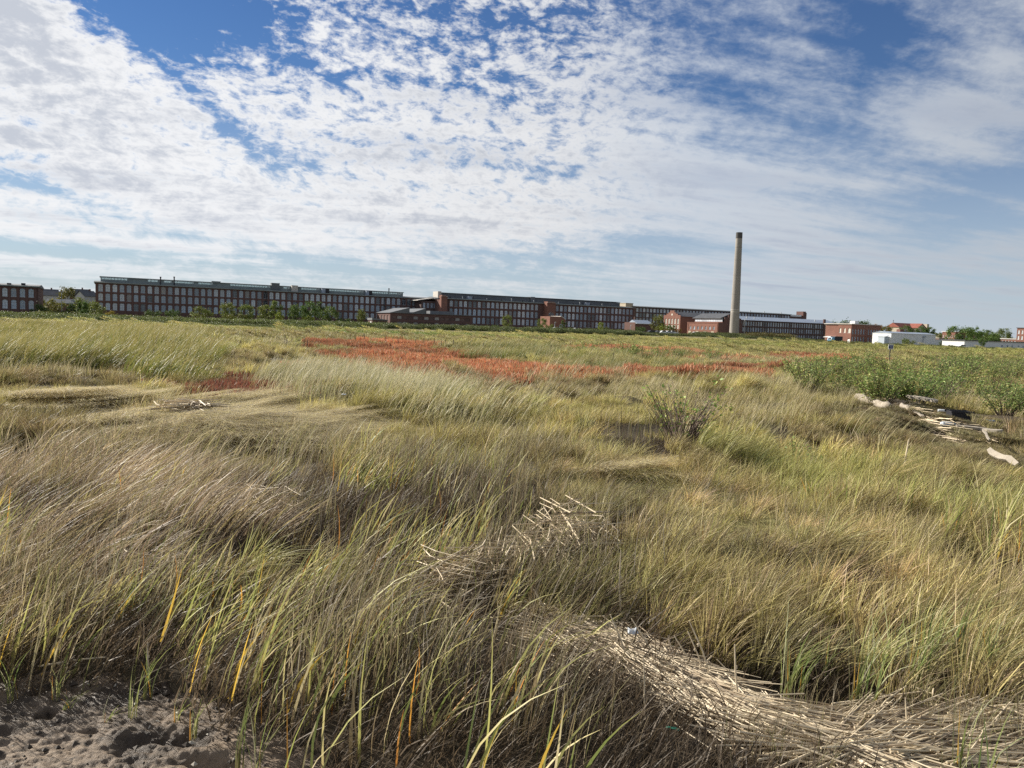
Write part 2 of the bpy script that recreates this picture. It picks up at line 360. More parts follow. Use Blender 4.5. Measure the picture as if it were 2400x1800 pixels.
def build_mud():
    m = bpy.data.materials.new('wet_mud'); m.use_nodes = True
    T = NT(m.node_tree); p = T.n['Principled BSDF']
    g = T.n.new('ShaderNodeNewGeometry'); pos = g.outputs['Position']
    a = T.noise(pos, 2.2, 5, 0.6); b = T.noise(pos, 26.0, 5, 0.7)
    c = T.mix(T.ramp(a, 0.35, 0.65), (0.065, 0.048, 0.034, 1), (0.25, 0.188, 0.130, 1))
    c = T.mix(T.ramp(b, 0.52, 0.72), c, (0.030, 0.023, 0.017, 1))
    T.put(p.inputs['Base Color'], c); T.put(p.inputs['Roughness'], T.ramp(a, 0.3, 0.7, 0.40, 0.68)); p.inputs['Specular IOR Level'].default_value = 0.22
    bm_ = T.n.new('ShaderNodeBump'); bm_.inputs['Strength'].default_value = 0.9; bm_.inputs['Distance'].default_value = 0.012
    T.l.new(T.noise(pos, 60.0, 6, 0.75), bm_.inputs['Height']); T.l.new(bm_.outputs[0], p.inputs['Normal'])
    nx, ny = 430, 280
    X, Y = np.meshgrid(np.linspace(-3.4, 0.1, nx), np.linspace(1.7, 4.1, ny), indexing='ij')
    wx, wy = X + 0.02 * fbm(X * 9, Y * 9, 61), Y + 0.02 * fbm(X * 9 + 5, Y * 9, 62)
    Z = -0.052 + 0.024 * (fbm(X * 4, Y * 6, 41, 4) - .5) + 0.034 * (fbm(wx * 30, wy * 46, 42, 4) - .5) + 0.012 * np.maximum(0, vnoise(wx * 40, wy * 52, 45) - .62)
    pits = vnoise(X * 7 + 2, Y * 8, 47); Z = Z - 0.05 * sstep(0.84, 0.95, pits)
    lump = fbm(X * 3.1 + 9, Y * 3.8, 48, 3); Z = Z + 0.012 * sstep(0.62, 0.78, lump)
    for (qx, qy, rx, ry, dep) in ((420, 1705, .16, .06, .07), (510, 1760, .14, .05, .07), (290, 1730, .06, .05, .05), (10, 1690, .06, .04, .05), (330, 1712, .10, .035, .05)):
        cx, cy_ = gnd(qx, qy); d = ((X - cx) / rx) ** 2 + ((Y - cy_) / ry) ** 2
        Z = Z - dep * .7 * np.exp(-d * 1.3) + 0.010 * np.exp(-((np.sqrt(d) - 1.5) ** 2) * 5)
    inside = inpoly(X, Y, Z_MUDX)
    Z = np.where(inside, Z, np.minimum(Z, -0.03))
    V = np.stack([X.ravel(), Y.ravel(), Z.ravel()], 1)
    i = np.arange(nx - 1)[:, None] * ny; j = np.arange(ny - 1)[None, :]
    F = np.stack([i + j, i + ny + j, i + ny + j + 1, i + j + 1], -1).reshape(-1, 4)
    me = bpy.data.meshes.new('mud_flat'); me.from_pydata(V.tolist(), [], F.tolist()); me.materials.append(m)
    me.polygons.foreach_set('use_smooth', [True] * len(F)); me.update()
    tag(link('mud_flat', me), 'wet grey brown mud patch with pits in the near corner', kind='structure')
build_mud()

def build_clods():
    """crumbs of mud and bits of shell scattered over the flat"""
    g = np.random.default_rng(77); mb = MB(); n = 0
    while n < 420:
        x, y = g.uniform(-3.0, -.3), g.uniform(2.3, 3.6)
        if not inpoly(np.array([x]), np.array([y]), Z_MUDX)[0]: continue
        r = .004 + .016 * g.uniform() ** 3; b = len(mb.v); mb.cur = int(g.uniform() < .12)
        for k in range(6):
            d = [(1, 0, 0), (-1, 0, 0), (0, 1, 0), (0, -1, 0), (0, 0, 1), (0, 0, -1)][k]
            mb.v.append((x + d[0] * r * g.uniform(.7, 1.5), y + d[1] * r * g.uniform(.7, 1.4), -.048 + d[2] * r * g.uniform(.5, .9)))
        mb.add([(0, 2, 4), (2, 1, 4), (1, 3, 4), (3, 0, 4), (2, 0, 5), (1, 2, 5), (3, 1, 5), (0, 3, 5)], b); n += 1
    o = mb.obj('mud_crumbs', (mat('dark_mud_crumb', (.055, .042, .03), .7, .3, 30), mat('pale_shell_bit', (.42, .38, .31), .6, .2, 30)))
    tag(o, 'crumbs of mud and pale bits strewn over the mud patch', 'mud crumbs', kind='stuff')
build_clods()

# ------------------------------------------------------------------ materials of the buildings
def brick_mat(name, c1, c2):
    m = bpy.data.materials.new(name); m.use_nodes = True
    T = NT(m.node_tree); p = T.n['Principled BSDF']
    tcn = T.n.new('ShaderNodeTexCoord'); co = tcn.outputs['Object']
    a = T.noise(co, 0.35, 5, 0.65); b = T.noise(co, 3.5, 4, 0.7)
    c = T.mix(T.ramp(a, 0.3, 0.7), tuple(c1) + (1,), tuple(c2) + (1,))
    mp = T.n.new('ShaderNodeMapping'); T.l.new(co, mp.inputs[0]); mp.inputs['Scale'].default_value = (0.4, 0.4, 14)
    c = T.mix(T.ramp(T.noise(mp.outputs[0], 1.0, 3), 0.35, 0.65, 0, 0.35), c, (0.10, 0.065, 0.055, 1))
    c = T.mix(T.ramp(b, 0.45, 0.75, 0, 0.5), c, (0.16, 0.075, 0.055, 1))
    T.put(p.inputs['Base Color'], c); p.inputs['Roughness'].default_value = 0.9; p.inputs['Specular IOR Level'].default_value = 0.15
    return m
M_BRICK = brick_mat('old_brick', (0.165, 0.098, 0.086), (0.140, 0.088, 0.080))
M_BRICK2 = brick_mat('red_brick', (0.29, 0.145, 0.108), (0.24, 0.122, 0.094))
M_BRICKD = brick_mat('dark_brick', (0.125, 0.088, 0.080), (0.105, 0.078, 0.074))
M_FRAME = mat('window_frame_paint', (0.50, 0.52, 0.52), 0.6, 0.1, 1.0)
M_FRAMED = mat('grey_window_frame', (0.36, 0.41, 0.46), 0.6, 0.1, 1.0)
M_ROOF = mat('roof_membrane', (0.15, 0.16, 0.17), 0.8, 0.25, 0.15)
M_SLATE = mat('dark_shingle', (0.085, 0.090, 0.10), 0.8, 0.3, 0.6)
M_METAL = mat('blue_grey_metal_roof', (0.33, 0.38, 0.45), 0.5, 0.1, 0.2, metal=0.2)
M_COPPER = mat('grey_green_trim', (0.24, 0.28, 0.27), 0.6, 0.2, 0.3)
M_STONE = mat('pale_coping', (0.52, 0.49, 0.44), 0.8, 0.15, 0.7)
M_WHITE = mat('white_siding', (0.74, 0.75, 0.75), 0.6, 0.06, 0.4)
M_BLUEW = mat('pale_blue_siding', (0.44, 0.50, 0.56), 0.6, 0.06, 0.4)
M_DOORW = mat('white_door_paint', (0.78, 0.77, 0.74), 0.6, 0.05)
M_DARK = mat('dark_metal', (0.035, 0.035, 0.04), 0.6, 0.2)
M_TANW = mat('tan_stucco', (0.46, 0.40, 0.31), 0.9, 0.12, 0.5)
M_REDROOF = mat('red_tile_roof', (0.27, 0.095, 0.07), 0.85, 0.2, 0.5)
M_GREYW2 = mat('faded_white_clapboard', (0.42, 0.43, 0.45), 0.8, 0.1, 0.5)
M_GREYW = mat('grey_clapboard', (0.42, 0.43, 0.44), 0.8, 0.1, 0.5)
def glass_mat(name, c, rough, var):
    m = mat(name, c, rough, 0.12, 0.5, spec=0.6, obj_var=var); return m
M_GLASS = glass_mat('window_glass', (0.34, 0.40, 0.47), 0.25, 0.40)
M_DGLASS = glass_mat('dark_window_glass', (0.09, 0.105, 0.12), 0.15, 0.3)
M_BLIND = glass_mat('window_with_pale_blind', (0.54, 0.58, 0.62), 0.45, 0.22)
M_LITB = glass_mat('white_panel_window', (0.72, 0.74, 0.76), 0.4, 0.1)
M_BOARD = glass_mat('painted_infill', (0.30, 0.28, 0.26), 0.7, 0.2)
M_INFILL = glass_mat('bricked_up_infill', (0.13, 0.085, 0.075), 0.9, 0.25)
M_LIGHTP = glass_mat('cream_window_blind', (0.62, 0.57, 0.48), 0.5, 0.12)
def clear_mat():
    m = bpy.data.materials.new('clear_clerestory_glass'); m.use_nodes = True
    T = NT(m.node_tree); out = T.n['Material Output']
    t = T.n.new('ShaderNodeBsdfTransparent'); t.inputs[0].default_value = (0.80, 0.86, 0.86, 1)
    g = T.n.new('ShaderNodeBsdfGlossy'); g.inputs['Roughness'].default_value = 0.1
    mx = T.n.new('ShaderNodeMixShader'); mx.inputs[0].default_value = 0.2
    T.l.new(t.outputs[0], mx.inputs[1]); T.l.new(g.outputs[0], mx.inputs[2]); T.l.new(mx.outputs[0], out.inputs[0])
    return m
M_CLEAR = clear_mat()

UANG = R(27.8); UX, UY = math.cos(UANG), math.sin(UANG)
def along(px, X0, Y0):
    """metres along a front (direction U) from (X0, Y0) to the sight line through px"""
    q = ratio(px); return (q * Y0 - X0) / (UX - q * UY)
def deep(px, X0, Y0):
    q = ratio(px); return (X0 - q * Y0) / (UY + q * UX)
FRONT = lambda s, d, z: (s, d, z)
LEFT = lambda s, d, z: (d, s, z)
def RIGHTF(L): return lambda s, d, z: (L - d, s, z)

def arch(s0, s1, z0, z1, rise, n=5):
    """outline of an opening with a segmental head, from lower left, counter-clockwise"""
    pts = [(s0, z0), (s1, z0)]
    for k in range(n + 1):
        t = k / n; s = s1 + (s0 - s1) * t
        pts.append((s, z1 - rise + rise * math.sin(math.pi * t) if n > 1 else z1))
    return pts
def face_wall(mb, fr, s0, s1, z0, z1, cols, depth=0.28, n=4):
    """wall skin of thickness depth with openings. cols: list of (sc, w, [(zb, zt, rise), ...]) sorted by sc"""
    off = Vector(fr(0, depth, 0)) - Vector(fr(0, 0, 0)); cur = s0
    P = lambda s, z: fr(s, 0, z)
    for sc, w, ops in cols:
        a, b = sc - w / 2, sc + w / 2
        if a > cur: mb.prism([P(cur, z0), P(a, z0), P(a, z1), P(cur, z1)], off)
        zc = z0
        prev_arch = None
        for (zb, zt, rise) in ops:
            lower = [(a, zc), (b, zc)] if prev_arch is None else prev_arch
            mb.prism([P(*q) for q in lower] + [P(b, zb), P(a, zb)], off)
            pa = [(a + (b - a) * k / n, zt - rise + rise * math.sin(math.pi * k / n)) for k in range(n + 1)]
            prev_arch = pa; zc = zt
        lower = [(a, zc), (b, zc)] if prev_arch is None else prev_arch
        mb.prism([P(*q) for q in lower] + [P(b, z1), P(a, z1)], off)
        cur = b
    if cur < s1: mb.prism([P(cur, z0), P(s1, z0), P(s1, z1), P(cur, z1)], off)

_wc = {}
def window_meshes(w, h, rise, style, fm, pm):
    k = (round(w, 2), round(h, 2), round(rise, 2), style, fm.name, pm.name)
    if k in _wc: return _wc[k]
    fr = MB(); t = 0.07; d = 0.07; n = 4
    top = lambda x: h - rise + rise * math.sin(math.pi * (x / w + 0.5))
    fr.box(-w / 2, -w / 2 + t, 0, d, 0, h - rise); fr.box(w / 2 - t, w / 2, 0, d, 0, h - rise); fr.box(-w / 2 - .06, w / 2 + .06, -0.12, d, -0.10, 0.05)
    for q in range(n):
        xa, xb = -w / 2 + w * q / n, -w / 2 + w * (q + 1) / n
        fr.prism([(xa, 0, top(xa) - t), (xb, 0, top(xb) - t), (xb, 0, top(xb)), (xa, 0, top(xa))], (0, d, 0))
    e = 0.002
    if style in ('mill', 'pair'):
        zt = h * 0.72
        fr.box(-w / 2 + t, w / 2 - t, e, d - e, zt - .05, zt + .05); fr.box(-0.05, 0.05, 2 * e, d - 2 * e, 0.05, zt - .05)
        if style == 'mill': fr.box(-w / 2 + t, w / 2 - t, 3 * e, d - 3 * e, h * .36, h * .36 + .05)
    elif style == 'grid':
        for q in (-.25, 0, .25): fr.box(w * q - .02, w * q + .02, e, d - e, 0.05, h - rise)
        for q in (.25, .5, .75): fr.box(-w / 2 + t, w / 2 - t, 2 * e, d - 2 * e, h * q - .02, h * q + .02)
    pa = MB(); pts = [(-w / 2 + .02, d + .02, 0.0), (w / 2 - .02, d + .02, 0.0)] + [(w / 2 - .02 - (w - .04) * q / n, d + .02, top((w / 2 - .02 - (w - .04) * q / n) * .98) - .02) for q in range(n + 1)]
    pa.prism(pts, (0, .03, 0))
    _wc[k] = (fr.mesh('window', fm), pa.mesh('pane', pm)); return _wc[k]
def add_window(parent, fr, s, z, w, h, rise=0.25, style='mill', fm=None, pm=None, inset=0.10):
    a, b = window_meshes(w, h, rise, style, fm or M_FRAMED, pm or M_GLASS)
    o = link('window', a, parent); o.location = fr(s, inset, z)
    ex = Vector(fr(1, 0, 0)) - Vector(fr(0, 0, 0)); ey = Vector(fr(0, 1, 0)) - Vector(fr(0, 0, 0))
    o.rotation_euler = Matrix(((ex.x, ey.x, 0), (ex.y, ey.y, 0), (0, 0, 1))).to_euler() if ex.cross(ey).z > 0 else (0, 0, math.atan2(-ex.y, -ex.x))
    if ex.cross(ey).z < 0:   # keep the sill outside on mirrored faces
        o.rotation_euler = (0, 0, math.atan2(ey.y, ey.x) - math.pi / 2)
    p = link('pane', b, o)
    return o

def frontal(px0, Y0): return (ratio(px0) * Y0, Y0)

def mill(label, px0, Y0, px1, zb, ze, rows, nb, w, D=22, bay0=None, bay1=None, skip=(), wall=M_BRICK, style='mill', name='brick_mill', left_cols=(), pane=None, special=None, cornice=True, fm=None, rise=0.32, t0=None):
    """long mill block: front along U. rows = [(z sill, z head)]"""
    X0, Y0_ = frontal(px0, Y0)
    L = along(px1, X0, Y0_)
    s_lo = 0.0 if t0 is None else t0
    e = empty(name, (X0, Y0_, 0), UANG, label, 'building')
    b0 = bay0 if bay0 is not None else s_lo + 0.6; b1 = bay1 if bay1 is not None else L - 0.6
    pitch = (b1 - b0) / nb
    cen = [b0 + pitch * (k + .5) for k in range(nb)]
    ww = w * pitch
    mb = MB()
    cols = []
    for k, c in enumerate(cen):
        if k in skip: continue
        cols.append((c, ww, [(a, b, rise) for a, b in sorted(rows)]))
    face_wall(mb, FRONT, s_lo, L, zb - 2, ze, cols)
    face_wall(mb, LEFT, 0.28, D - .28, zb - 2, ze, [(c, lw, ops) for c, lw, ops in left_cols])  if s_lo == 0 else None
    mb.box(s_lo + (0.28 if s_lo == 0 else 0), L - .003, 0.283, D - .3, zb - 2, ze - .02)
    mb.box(L - .003, L + .25, 0.29, D - .3, zb - 2, ze - .01)
    # brick piers stand a little proud between the bays
    for k in range(nb + 1):
        s = b0 + pitch * k; pw = (pitch - ww) * .33
        mb.box(s - pw, s + pw, -0.16, -0.002, zb - 2, ze - .35)
    if left_cols or s_lo == 0: mb.box(-.0, .28, D - .28, D, zb - 2, ze)
    mb.obj('wall', wall, e)
    for k, c in enumerate(cen):
        if k in skip: continue
        for ri, (a, b) in enumerate(rows):
            rv = random.random(); pm = pane or (M_BLIND if rv < 0.16 + (0.22 if ri == 0 else 0) else M_DGLASS if rv > .84 else M_BOARD if rv > .81 else M_GLASS)
            if special and k in special: pm = special[k]
            add_window(e, FRONT, c, a, ww - .04, b - a - .02, rise, style, fm or M_FRAMED, pm)
    for c, lw, ops in left_cols:
        for (a, b, r_) in ops: add_window(e, LEFT, c, a, lw - .04, b - a - .02, r_, style, fm or M_FRAMED, M_GLASS)
    rf = MB(); rise_ = 0.9
    o = 0.55
    rf.prism([(s_lo - o, -o, ze), (s_lo - o, D + o, ze), (s_lo - o, D + o, ze + .28), (s_lo - o, D / 2, ze + .28 + rise_), (s_lo - o, -o, ze + .28)], (L - s_lo + 2 * o, 0, 0))
    r = rf.obj('roof', M_ROOF, e)
    if cornice:
        cb = MB(); cb.box(s_lo - o - .05, L + o + .05, -o - .06, -o, ze - .05, ze + .34)
        cb.obj('gutter', M_COPPER, r)
    return e, L, cen, pitch, D

def monitor(e, x0, x1, yc, half, z0, z1, groups, solid=M_COPPER, name='roof_monitor'):
    """clerestory running along the roof: posts, glazed groups (see-through), own flat roof"""
    mb = MB()
    mb.box(x0 - .4, x1 + .4, yc - half - .5, yc + half + .5, z1 - .28, z1)
    zs = z0 + (z1 - z0) * .42
    for sgn in (-1, 1):
        y = yc + sgn * half
        mb.box(x0, x1, y - .08, y + .08, z0 - .6, zs)
        cur = x0
        for a, b in list(groups) + [(x1, x1)]:
            if a > cur: mb.box(cur, a, y - .08, y + .08, zs, z1 - .28)
            n = max(1, int((b - a) / 1.25))
            for k in range(n + 1):
                if b > a: mb.box(a + (b - a) * k / n - .06, a + (b - a) * k / n + .06, y - .07, y + .07, zs, z1 - .28)
            cur = b
    mb.box(x0, x0 + .15, yc - half + .08, yc + half - .08, z0 - .6, z1 - .28); mb.box(x1 - .15, x1, yc - half + .08, yc + half - .08, z0 - .6, z1 - .28)
    o = mb.obj(name, solid, e)
    for a, b in groups:
        n = max(1, int((b - a) / 1.25)); dxw = (b - a) / n
        pm = MB().box(-dxw / 2 + .07, dxw / 2 - .07, -.015, .015, 0, z1 - .30 - zs).mesh('pane', M_CLEAR)
        for k in range(n):
            for sgn in (-1, 1):
                p = link('pane', pm, o); p.location = (a + dxw * (k + .5), yc + sgn * half, zs + .01)
    return o
def rooftop(e, name, x0, x1, y0, y1, z0, z1, m): return MB().box(x0, x1, y0, y1, z0, z1).obj(name, m, e)

# ---- the long left mill
eA, LA, cA, pA, DA = mill('longest red brick mill on the left with glazed roof monitor and three window rows', 224, 344, 1012, 1.0, 16.0,
    [(12.2, 15.5), (8.2, 11.4), (4.0, 7.2)], 56, 0.66, special={25: M_DARK, 50: M_DARK}, left_cols=[(5, 1.6, [(4, 7, .3), (8.2, 11.2, .3), (12.2, 15.2, .3)])][:0])
fr = LA / 788.0
def sA(px): X0, Y0 = frontal(224, 344); return along(px, X0, Y0)
mgroups = [(sA(a), sA(b)) for a, b in ((238, 300), (348, 373), (386, 405), (410, 457), (467, 502), (542, 637), (668, 684), (710, 755), (775, 858), (876, 948))]
monitor(eA, sA(236), sA(950), 9.0, 4.2, 16.9, 19.1, mgroups)
for (a, b, y0, z1, m, nm) in ((377, 379, 2, 20.2, M_DARK, 'vent_pipe'), (409, 411, 2, 20.6, M_DARK, 'vent_pipe'), (500, 520, 5.5, 19.5, M_ROOF, 'plant_box'), (639, 658, 3.5, 20.1, M_ROOF, 'plant_box'), (686, 700, 2.5, 19.4, M_STONE, 'air_handler'), (756, 764, 2, 18.7, M_METAL, 'air_handler'), (765, 773, 2, 18.4, M_DARK, 'air_handler'), (860, 866, 2, 18.8, M_METAL, 'air_handler'), (866, 874, 2, 18.6, M_DARK, 'air_handler'), (917, 920, 5, 20.8, M_DARK, 'vent_pipe')):
    q = MB()
    if nm == 'vent_pipe': q.tube([(sA(a), y0, 16.4), (sA(a), y0, z1)], .28, 8); q.tube([(sA(a), y0, z1 - .5), (sA(a), y0, z1 - .1)], .38, 8)
    else:
        q.box(sA(a), sA(b), y0, y0 + 3, 16.3, z1); q.box(sA(a) - .12, sA(b) + .12, y0 - .12, y0 + 3.12, z1, z1 + .12)
    q.obj(nm, m, eA)
for px in (623, 899):   # downpipes
    MB().tube([(sA(px), -.35, 2), (sA(px), -.35, 15.8)], .16, 6).obj('downpipe', M_DARK, eA)
# ---- dark link with a shallow gabled roof between the two mills
X0, Y0 = frontal(986, 405); eK = empty('link_block', (X0, Y0, 0), UANG, 'dark brick link block with white edged shallow roof between the two long mills', 'building')
Lk = along(1021, X0, Y0)
q = MB(); face_wall(q, FRONT, 0, Lk, -1, 14.6, [(Lk * f, 1.3, [(5, 7.2, .2), (11, 13.6, .2)]) for f in (.2, .45, .7, .9)]); q.box(.1, Lk - .1, .285, 14, -1, 14.5); q.obj('wall', M_BRICKD, eK)
for f in (.2, .45, .7, .9):
    for z0, z1 in ((5, 7.2), (11, 13.6)): add_window(eK, FRONT, Lk * f, z0, 1.26, z1 - z0, .2, 'pair', M_FRAMED, M_LIGHTP if z0 < 6 else M_GLASS)
q = MB(); q.prism([(-2, -.8, 14.6), (Lk * .75, -.8, 15.9), (Lk + 2.2, -.8, 14.7), (Lk + 2.2, -.8, 15.0), (Lk * .75, -.8, 16.25), (-2, -.8, 14.9)], (0, 16, 0)); r = q.obj('roof', M_STONE, eK)

# ---- the second mill with its two stair towers
eB, LB, cB, pB, DB = mill('second long brick mill with stair towers right of the low bricked-up building', 1027, 404, 1484, 0.3, 16.0,
    [(12.2, 15.3), (7.9, 11.2), (3.6, 6.9), (1.0, 2.4)], 46, 0.66, skip=(0, 1, 22, 23, 24), bay0=0.4, special={13: M_LITB, 17: M_LITB, 18: M_LITB, 29: M_LITB, 30: M_LITB, 37: M_LITB}, wall=M_BRICK)
def sB(px): X0, Y0 = frontal(1027, 404); return along(px, X0, Y0)
def tower(e, x0, x1, out, zt, lab=None, arched=False):
    t = MB(); t.box(x0, x1, -out, .2, -2, zt); t.box(x0 + .5, x1 - .5, -out + .4, .5, zt + .002, zt + .9)
    t.box(x0 - .2, x1 + .2, -out - .2, -out + .1, zt - .35, zt + .05)
    o = t.obj('stair_tower', M_BRICK2, e)
    MB().prism([(x0 - .25, -out - .26, zt + .05), ((x0 + x1) / 2, -out - .26, zt + .35), (x1 + .25, -out - .26, zt + .05), (x1 + .25, -out - .26, zt + .2), ((x0 + x1) / 2, -out - .26, zt + .5), (x0 - .25, -out - .26, zt + .2)], (0, .5, 0)).obj('coping', M_STONE, o)
    return o
tower(eB, 0.0, sB(1041), 3.4, 16.9)
t2 = tower(eB, sB(1272), sB(1292), 4.0, 16.3)
X_ = (sB(1272) + sB(1292)) / 2
w_ = link('window', window_meshes(3.6, 5.2, 1.2, 'grid', M_FRAME, M_BLIND)[0], eB); w_.location = (X_, -4.09, 6.2); link('pane', window_meshes(3.6, 5.2, 1.2, 'grid', M_FRAME, M_BLIND)[1], w_)
q = MB().box(sB(1041), sB(1252), 6, 15, 16.6, 19.2); q.box(sB(1252), sB(1262), 5, 15.5, 16.6, 19.7); q.box(sB(1262), sB(1464), 6, 15, 16.6, 19.0)
q.box(sB(1041) - .3, sB(1464), 5.5, 15.5, 19.2, 19.45) ; q.obj('roof_monitor', M_ROOF, eB)
q = MB().box(sB(1028), sB(1036), 2, 9, 16.2, 19.8).obj('stair_head', M_STONE, eB)
for k, px in enumerate((1056, 1085, 1110, 1142, 1176, 1200, 1226, 1252, 1276, 1310, 1345, 1360, 1385, 1412, 1432)):
    MB().tube([(sB(px), 1.6, 16.2), (sB(px), 1.6, 17.4 + (k % 3) * .35)], .22, 7).obj('vent_pipe', M_FRAME if k % 2 else M_DARK, eB)
for px in (1100, 1376):
    q = MB().box(sB(px), sB(px + 9), 2.2, 4.6, 16.3, 17.9); q.box(sB(px) - .1, sB(px + 9) + .1, 2.1, 4.7, 17.9, 18.0); q.obj('air_handler', M_METAL, eB)
# ---- brick porch block in front of the second tower
X0, Y0 = frontal(1288, 400); eS = empty('entrance_block', (X0, Y0, 0), UANG, 'small brick entrance block with curved white coping against the second stair tower', 'building')
Ls = along(1325, X0, Y0); q = MB(); arcp = [(0, 0, -1), (Ls, 0, -1), (Ls, 0, 6.6)] + [(Ls - Ls * .35 * k / 6, 0, 6.6 + 1.9 * math.sin(math.pi / 2 * k / 6)) for k in range(1, 7)] + [(0, 0, 8.5)]
q.prism(arcp, (0, 10, 0)); q.obj('wall', M_BRICK2, eS)
cp = MB()
top_ = [(Ls + .1, 6.6)] + [(Ls + .1 - Ls * .35 * k / 6, 6.6 + 1.9 * math.sin(math.pi / 2 * k / 6)) for k in range(1, 7)]
for a, b in zip(top_[:-1], top_[1:]): cp.prism([(a[0], -.1, a[1]), (b[0], -.1, b[1]), (b[0], -.1, b[1] + .35), (a[0], -.1, a[1] + .35)], (0, 10.2, 0))
cp.obj('coping', M_STONE, eS)
w_ = link('door', window_meshes(2.4, 4.2, .9, 'pair', M_FRAME, M_BLIND)[0], eS); w_.location = (Ls * .72, -.09, .6); link('pane', window_meshes(2.4, 4.2, .9, 'pair', M_FRAME, M_BLIND)[1], w_)

# ---- third mill behind
eC, LC, cC, pC, DC = mill('tall dark mill farthest back behind the chimney with rows of grey windows', 1486, 540, 1850, 1.0, 19.4,
    [(16.1, 18.6), (12.6, 15.2), (9.2, 11.8), (5.6, 8.2)], 50, 0.68, wall=M_BRICKD, pane=None, style='pair', rise=.2)
def sC(px): X0, Y0 = frontal(1486, 540); return along(px, X0, Y0)
q = MB().box(sC(1470) , sC(1487), 3, 12, 18, 21.6); q.box(sC(1470) - .2, sC(1487) + .2, 2.8, 12.2, 21.6, 21.9); q.obj('stair_head', M_TANW, eC)
q = MB().box(sC(1849), sC(1877), .3, 20, -1, 18.2); q.obj('end_wing', M_BRICKD, eC)
for k in range(9):
    for a, b in ((14.2, 16.4), (10.6, 13.0)): add_window(eC, FRONT, sC(1849) + (sC(1877) - sC(1849)) * (k + .6) / 9.4, a, 1.5, b - a, .2, 'pair', M_FRAMED, M_GLASS, inset=.20)
q = MB().box(sC(1849), sC(1876), 0.1, 2.5, 18.2, 19.6); q.obj('white_parapet', M_WHITE, eC)
q = MB().box(sC(1877), sC(1885), -1, 6, -1, 21.6)
for k in range(3): q.box(sC(1877) + k * 1.15, sC(1877) + k * 1.15 + .7, -1.0, 6, 21.6, 22.5)
q.obj('end_tower', M_BRICK, eC)
for px in (1762, 1795, 1834): MB().tube([(sC(px), 3, 20), (sC(px), 3, 21.3)], .35, 8).obj('vent_pipe', M_FRAME, eC)
# ---- mill right of the chimney with the blue grey pitched roof
eD, LD, cD, pD, DD = mill('long dark mill right of the chimney under a pale blue grey metal roof', 1700, 533, 1931, -0.5, 12.7,
    [(8.9, 11.8), (4.8, 7.7), (1.4, 3.4)], 40, 0.62, wall=M_BRICKD, style='pair', rise=.1, cornice=False, D=18)
for o in [c for c in eD.children if c.name.startswith('roof')]: bpy.data.objects.remove(o)
def sD(px): X0, Y0 = frontal(1700, 533); return along(px, X0, Y0)
q = MB().prism([(-.5, -.6, 12.7), (-.5, 18.6, 12.7), (-.5, 9, 15.6)], (sD(1960) + .5, 0, 0)); q.obj('roof', M_METAL, eD)
MB().box(sD(1928), sD(1932), -.4, .6, -1, 15.9).obj('fire_wall_pier', M_BRICK, eD)
for px in (1758, 1776, 1918): MB().tube([(sD(px), 4, 13.6), (sD(px), 4, 15.4)], .4, 8).obj('vent_pipe', M_FRAME, eD)
MB().tube([(sD(1740), -1.6, 0), (sD(1740), -1.6, 13.6), (sD(1740) + .9, -1.6, 14.2)], .2, 6).obj('flue_pipe', M_FRAME, eD)
# ---- mill cut by the left edge
X0, Y0 = frontal(88, 270)
eL, LL, cL, pL, DL = mill('two storey brick mill with tall pale framed windows cut by the left edge', 88.01, 270, 88.2, 0.6, 10.6,
    [(7.0, 10.0), (2.9, 6.0)], 14, 0.62, t0=-37.0, fm=M_FRAME, style='mill', D=24, rise=.4)
for k, s in enumerate((-18, -13, -9.2, -5)): MB().box(s, s + 1.2, 3, 4.4, 10.9, 11.7 + .2 * (k % 2)).obj('air_handler', M_DARK, eL)

# ---- low bricked-up building with the saw-tooth roof
X0, Y0 = frontal(914, 370); eN = empty('bricked_up_workshop', (X0, Y0, 0), UANG, 'low two storey brick workshop with bricked-up windows and saw-tooth roof', 'building')
LN = along(1107, X0, Y0); DN = deep(882, X0, Y0)
cols = [(2.0 + (LN - 3) * k / 14.6, 2.5, [(1.0, 3.2, .35), (4.4, 6.0, .25)]) for k in range(15)]
q = MB(); face_wall(q, FRONT, 0, LN, -1.5, 7.2, cols)
lcols = [(DN * (k + .7) / 4.6, DN * .12, [(3.4, 6.2, .4)]) for k in range(4)]
face_wall(q, LEFT, .285, DN, -1.5, 7.2, lcols); q.box(.29, LN - .01, .29, DN - .01, -1.5, 7.15); q.obj('wall', M_BRICK, eN)
for c, w, ops in cols:
    for a, b, r_ in ops: add_window(eN, FRONT, c, a, w - .04, b - a, r_, 'none', M_BRICKD, M_INFILL if random.random() < .6 else M_BOARD)
for c, w, ops in lcols: add_window(eN, LEFT, c, 3.4, w - .03, 2.8, .4, 'none', M_BRICKD, M_INFILL)
q = MB()
for x0, x1 in ((-.6, 9.6), (9.6, 18.0)): q.prism([(x0, -.5, 7.2), (x1 - .2, -.5, 10.0), (x1, -.5, 10.0), (x1, -.5, 7.2)], (0, DN + 1, 0))
q.prism([(18.0, -.5, 7.2), (LN + .5, -.5, 7.2), (LN + .5, -.5, 7.5), (18, -.5, 7.5)], (0, DN + 1, 0)); q.box(22, LN * .8, 4, 9, 7.5, 9.0); q.obj('roof', M_ROOF, eN)
X0, Y0 = frontal(873, 362); eN2 = empty('brick_shed', (X0, Y0, 0), UANG, 'small lean-to brick shed with white doorway left of the bricked-up workshop', 'shed')
Ln2 = along(908, X0, Y0); q = MB(); q.box(0, Ln2, 0, 7, -1.5, 3.4); q.obj('wall', M_BRICK, eN2)
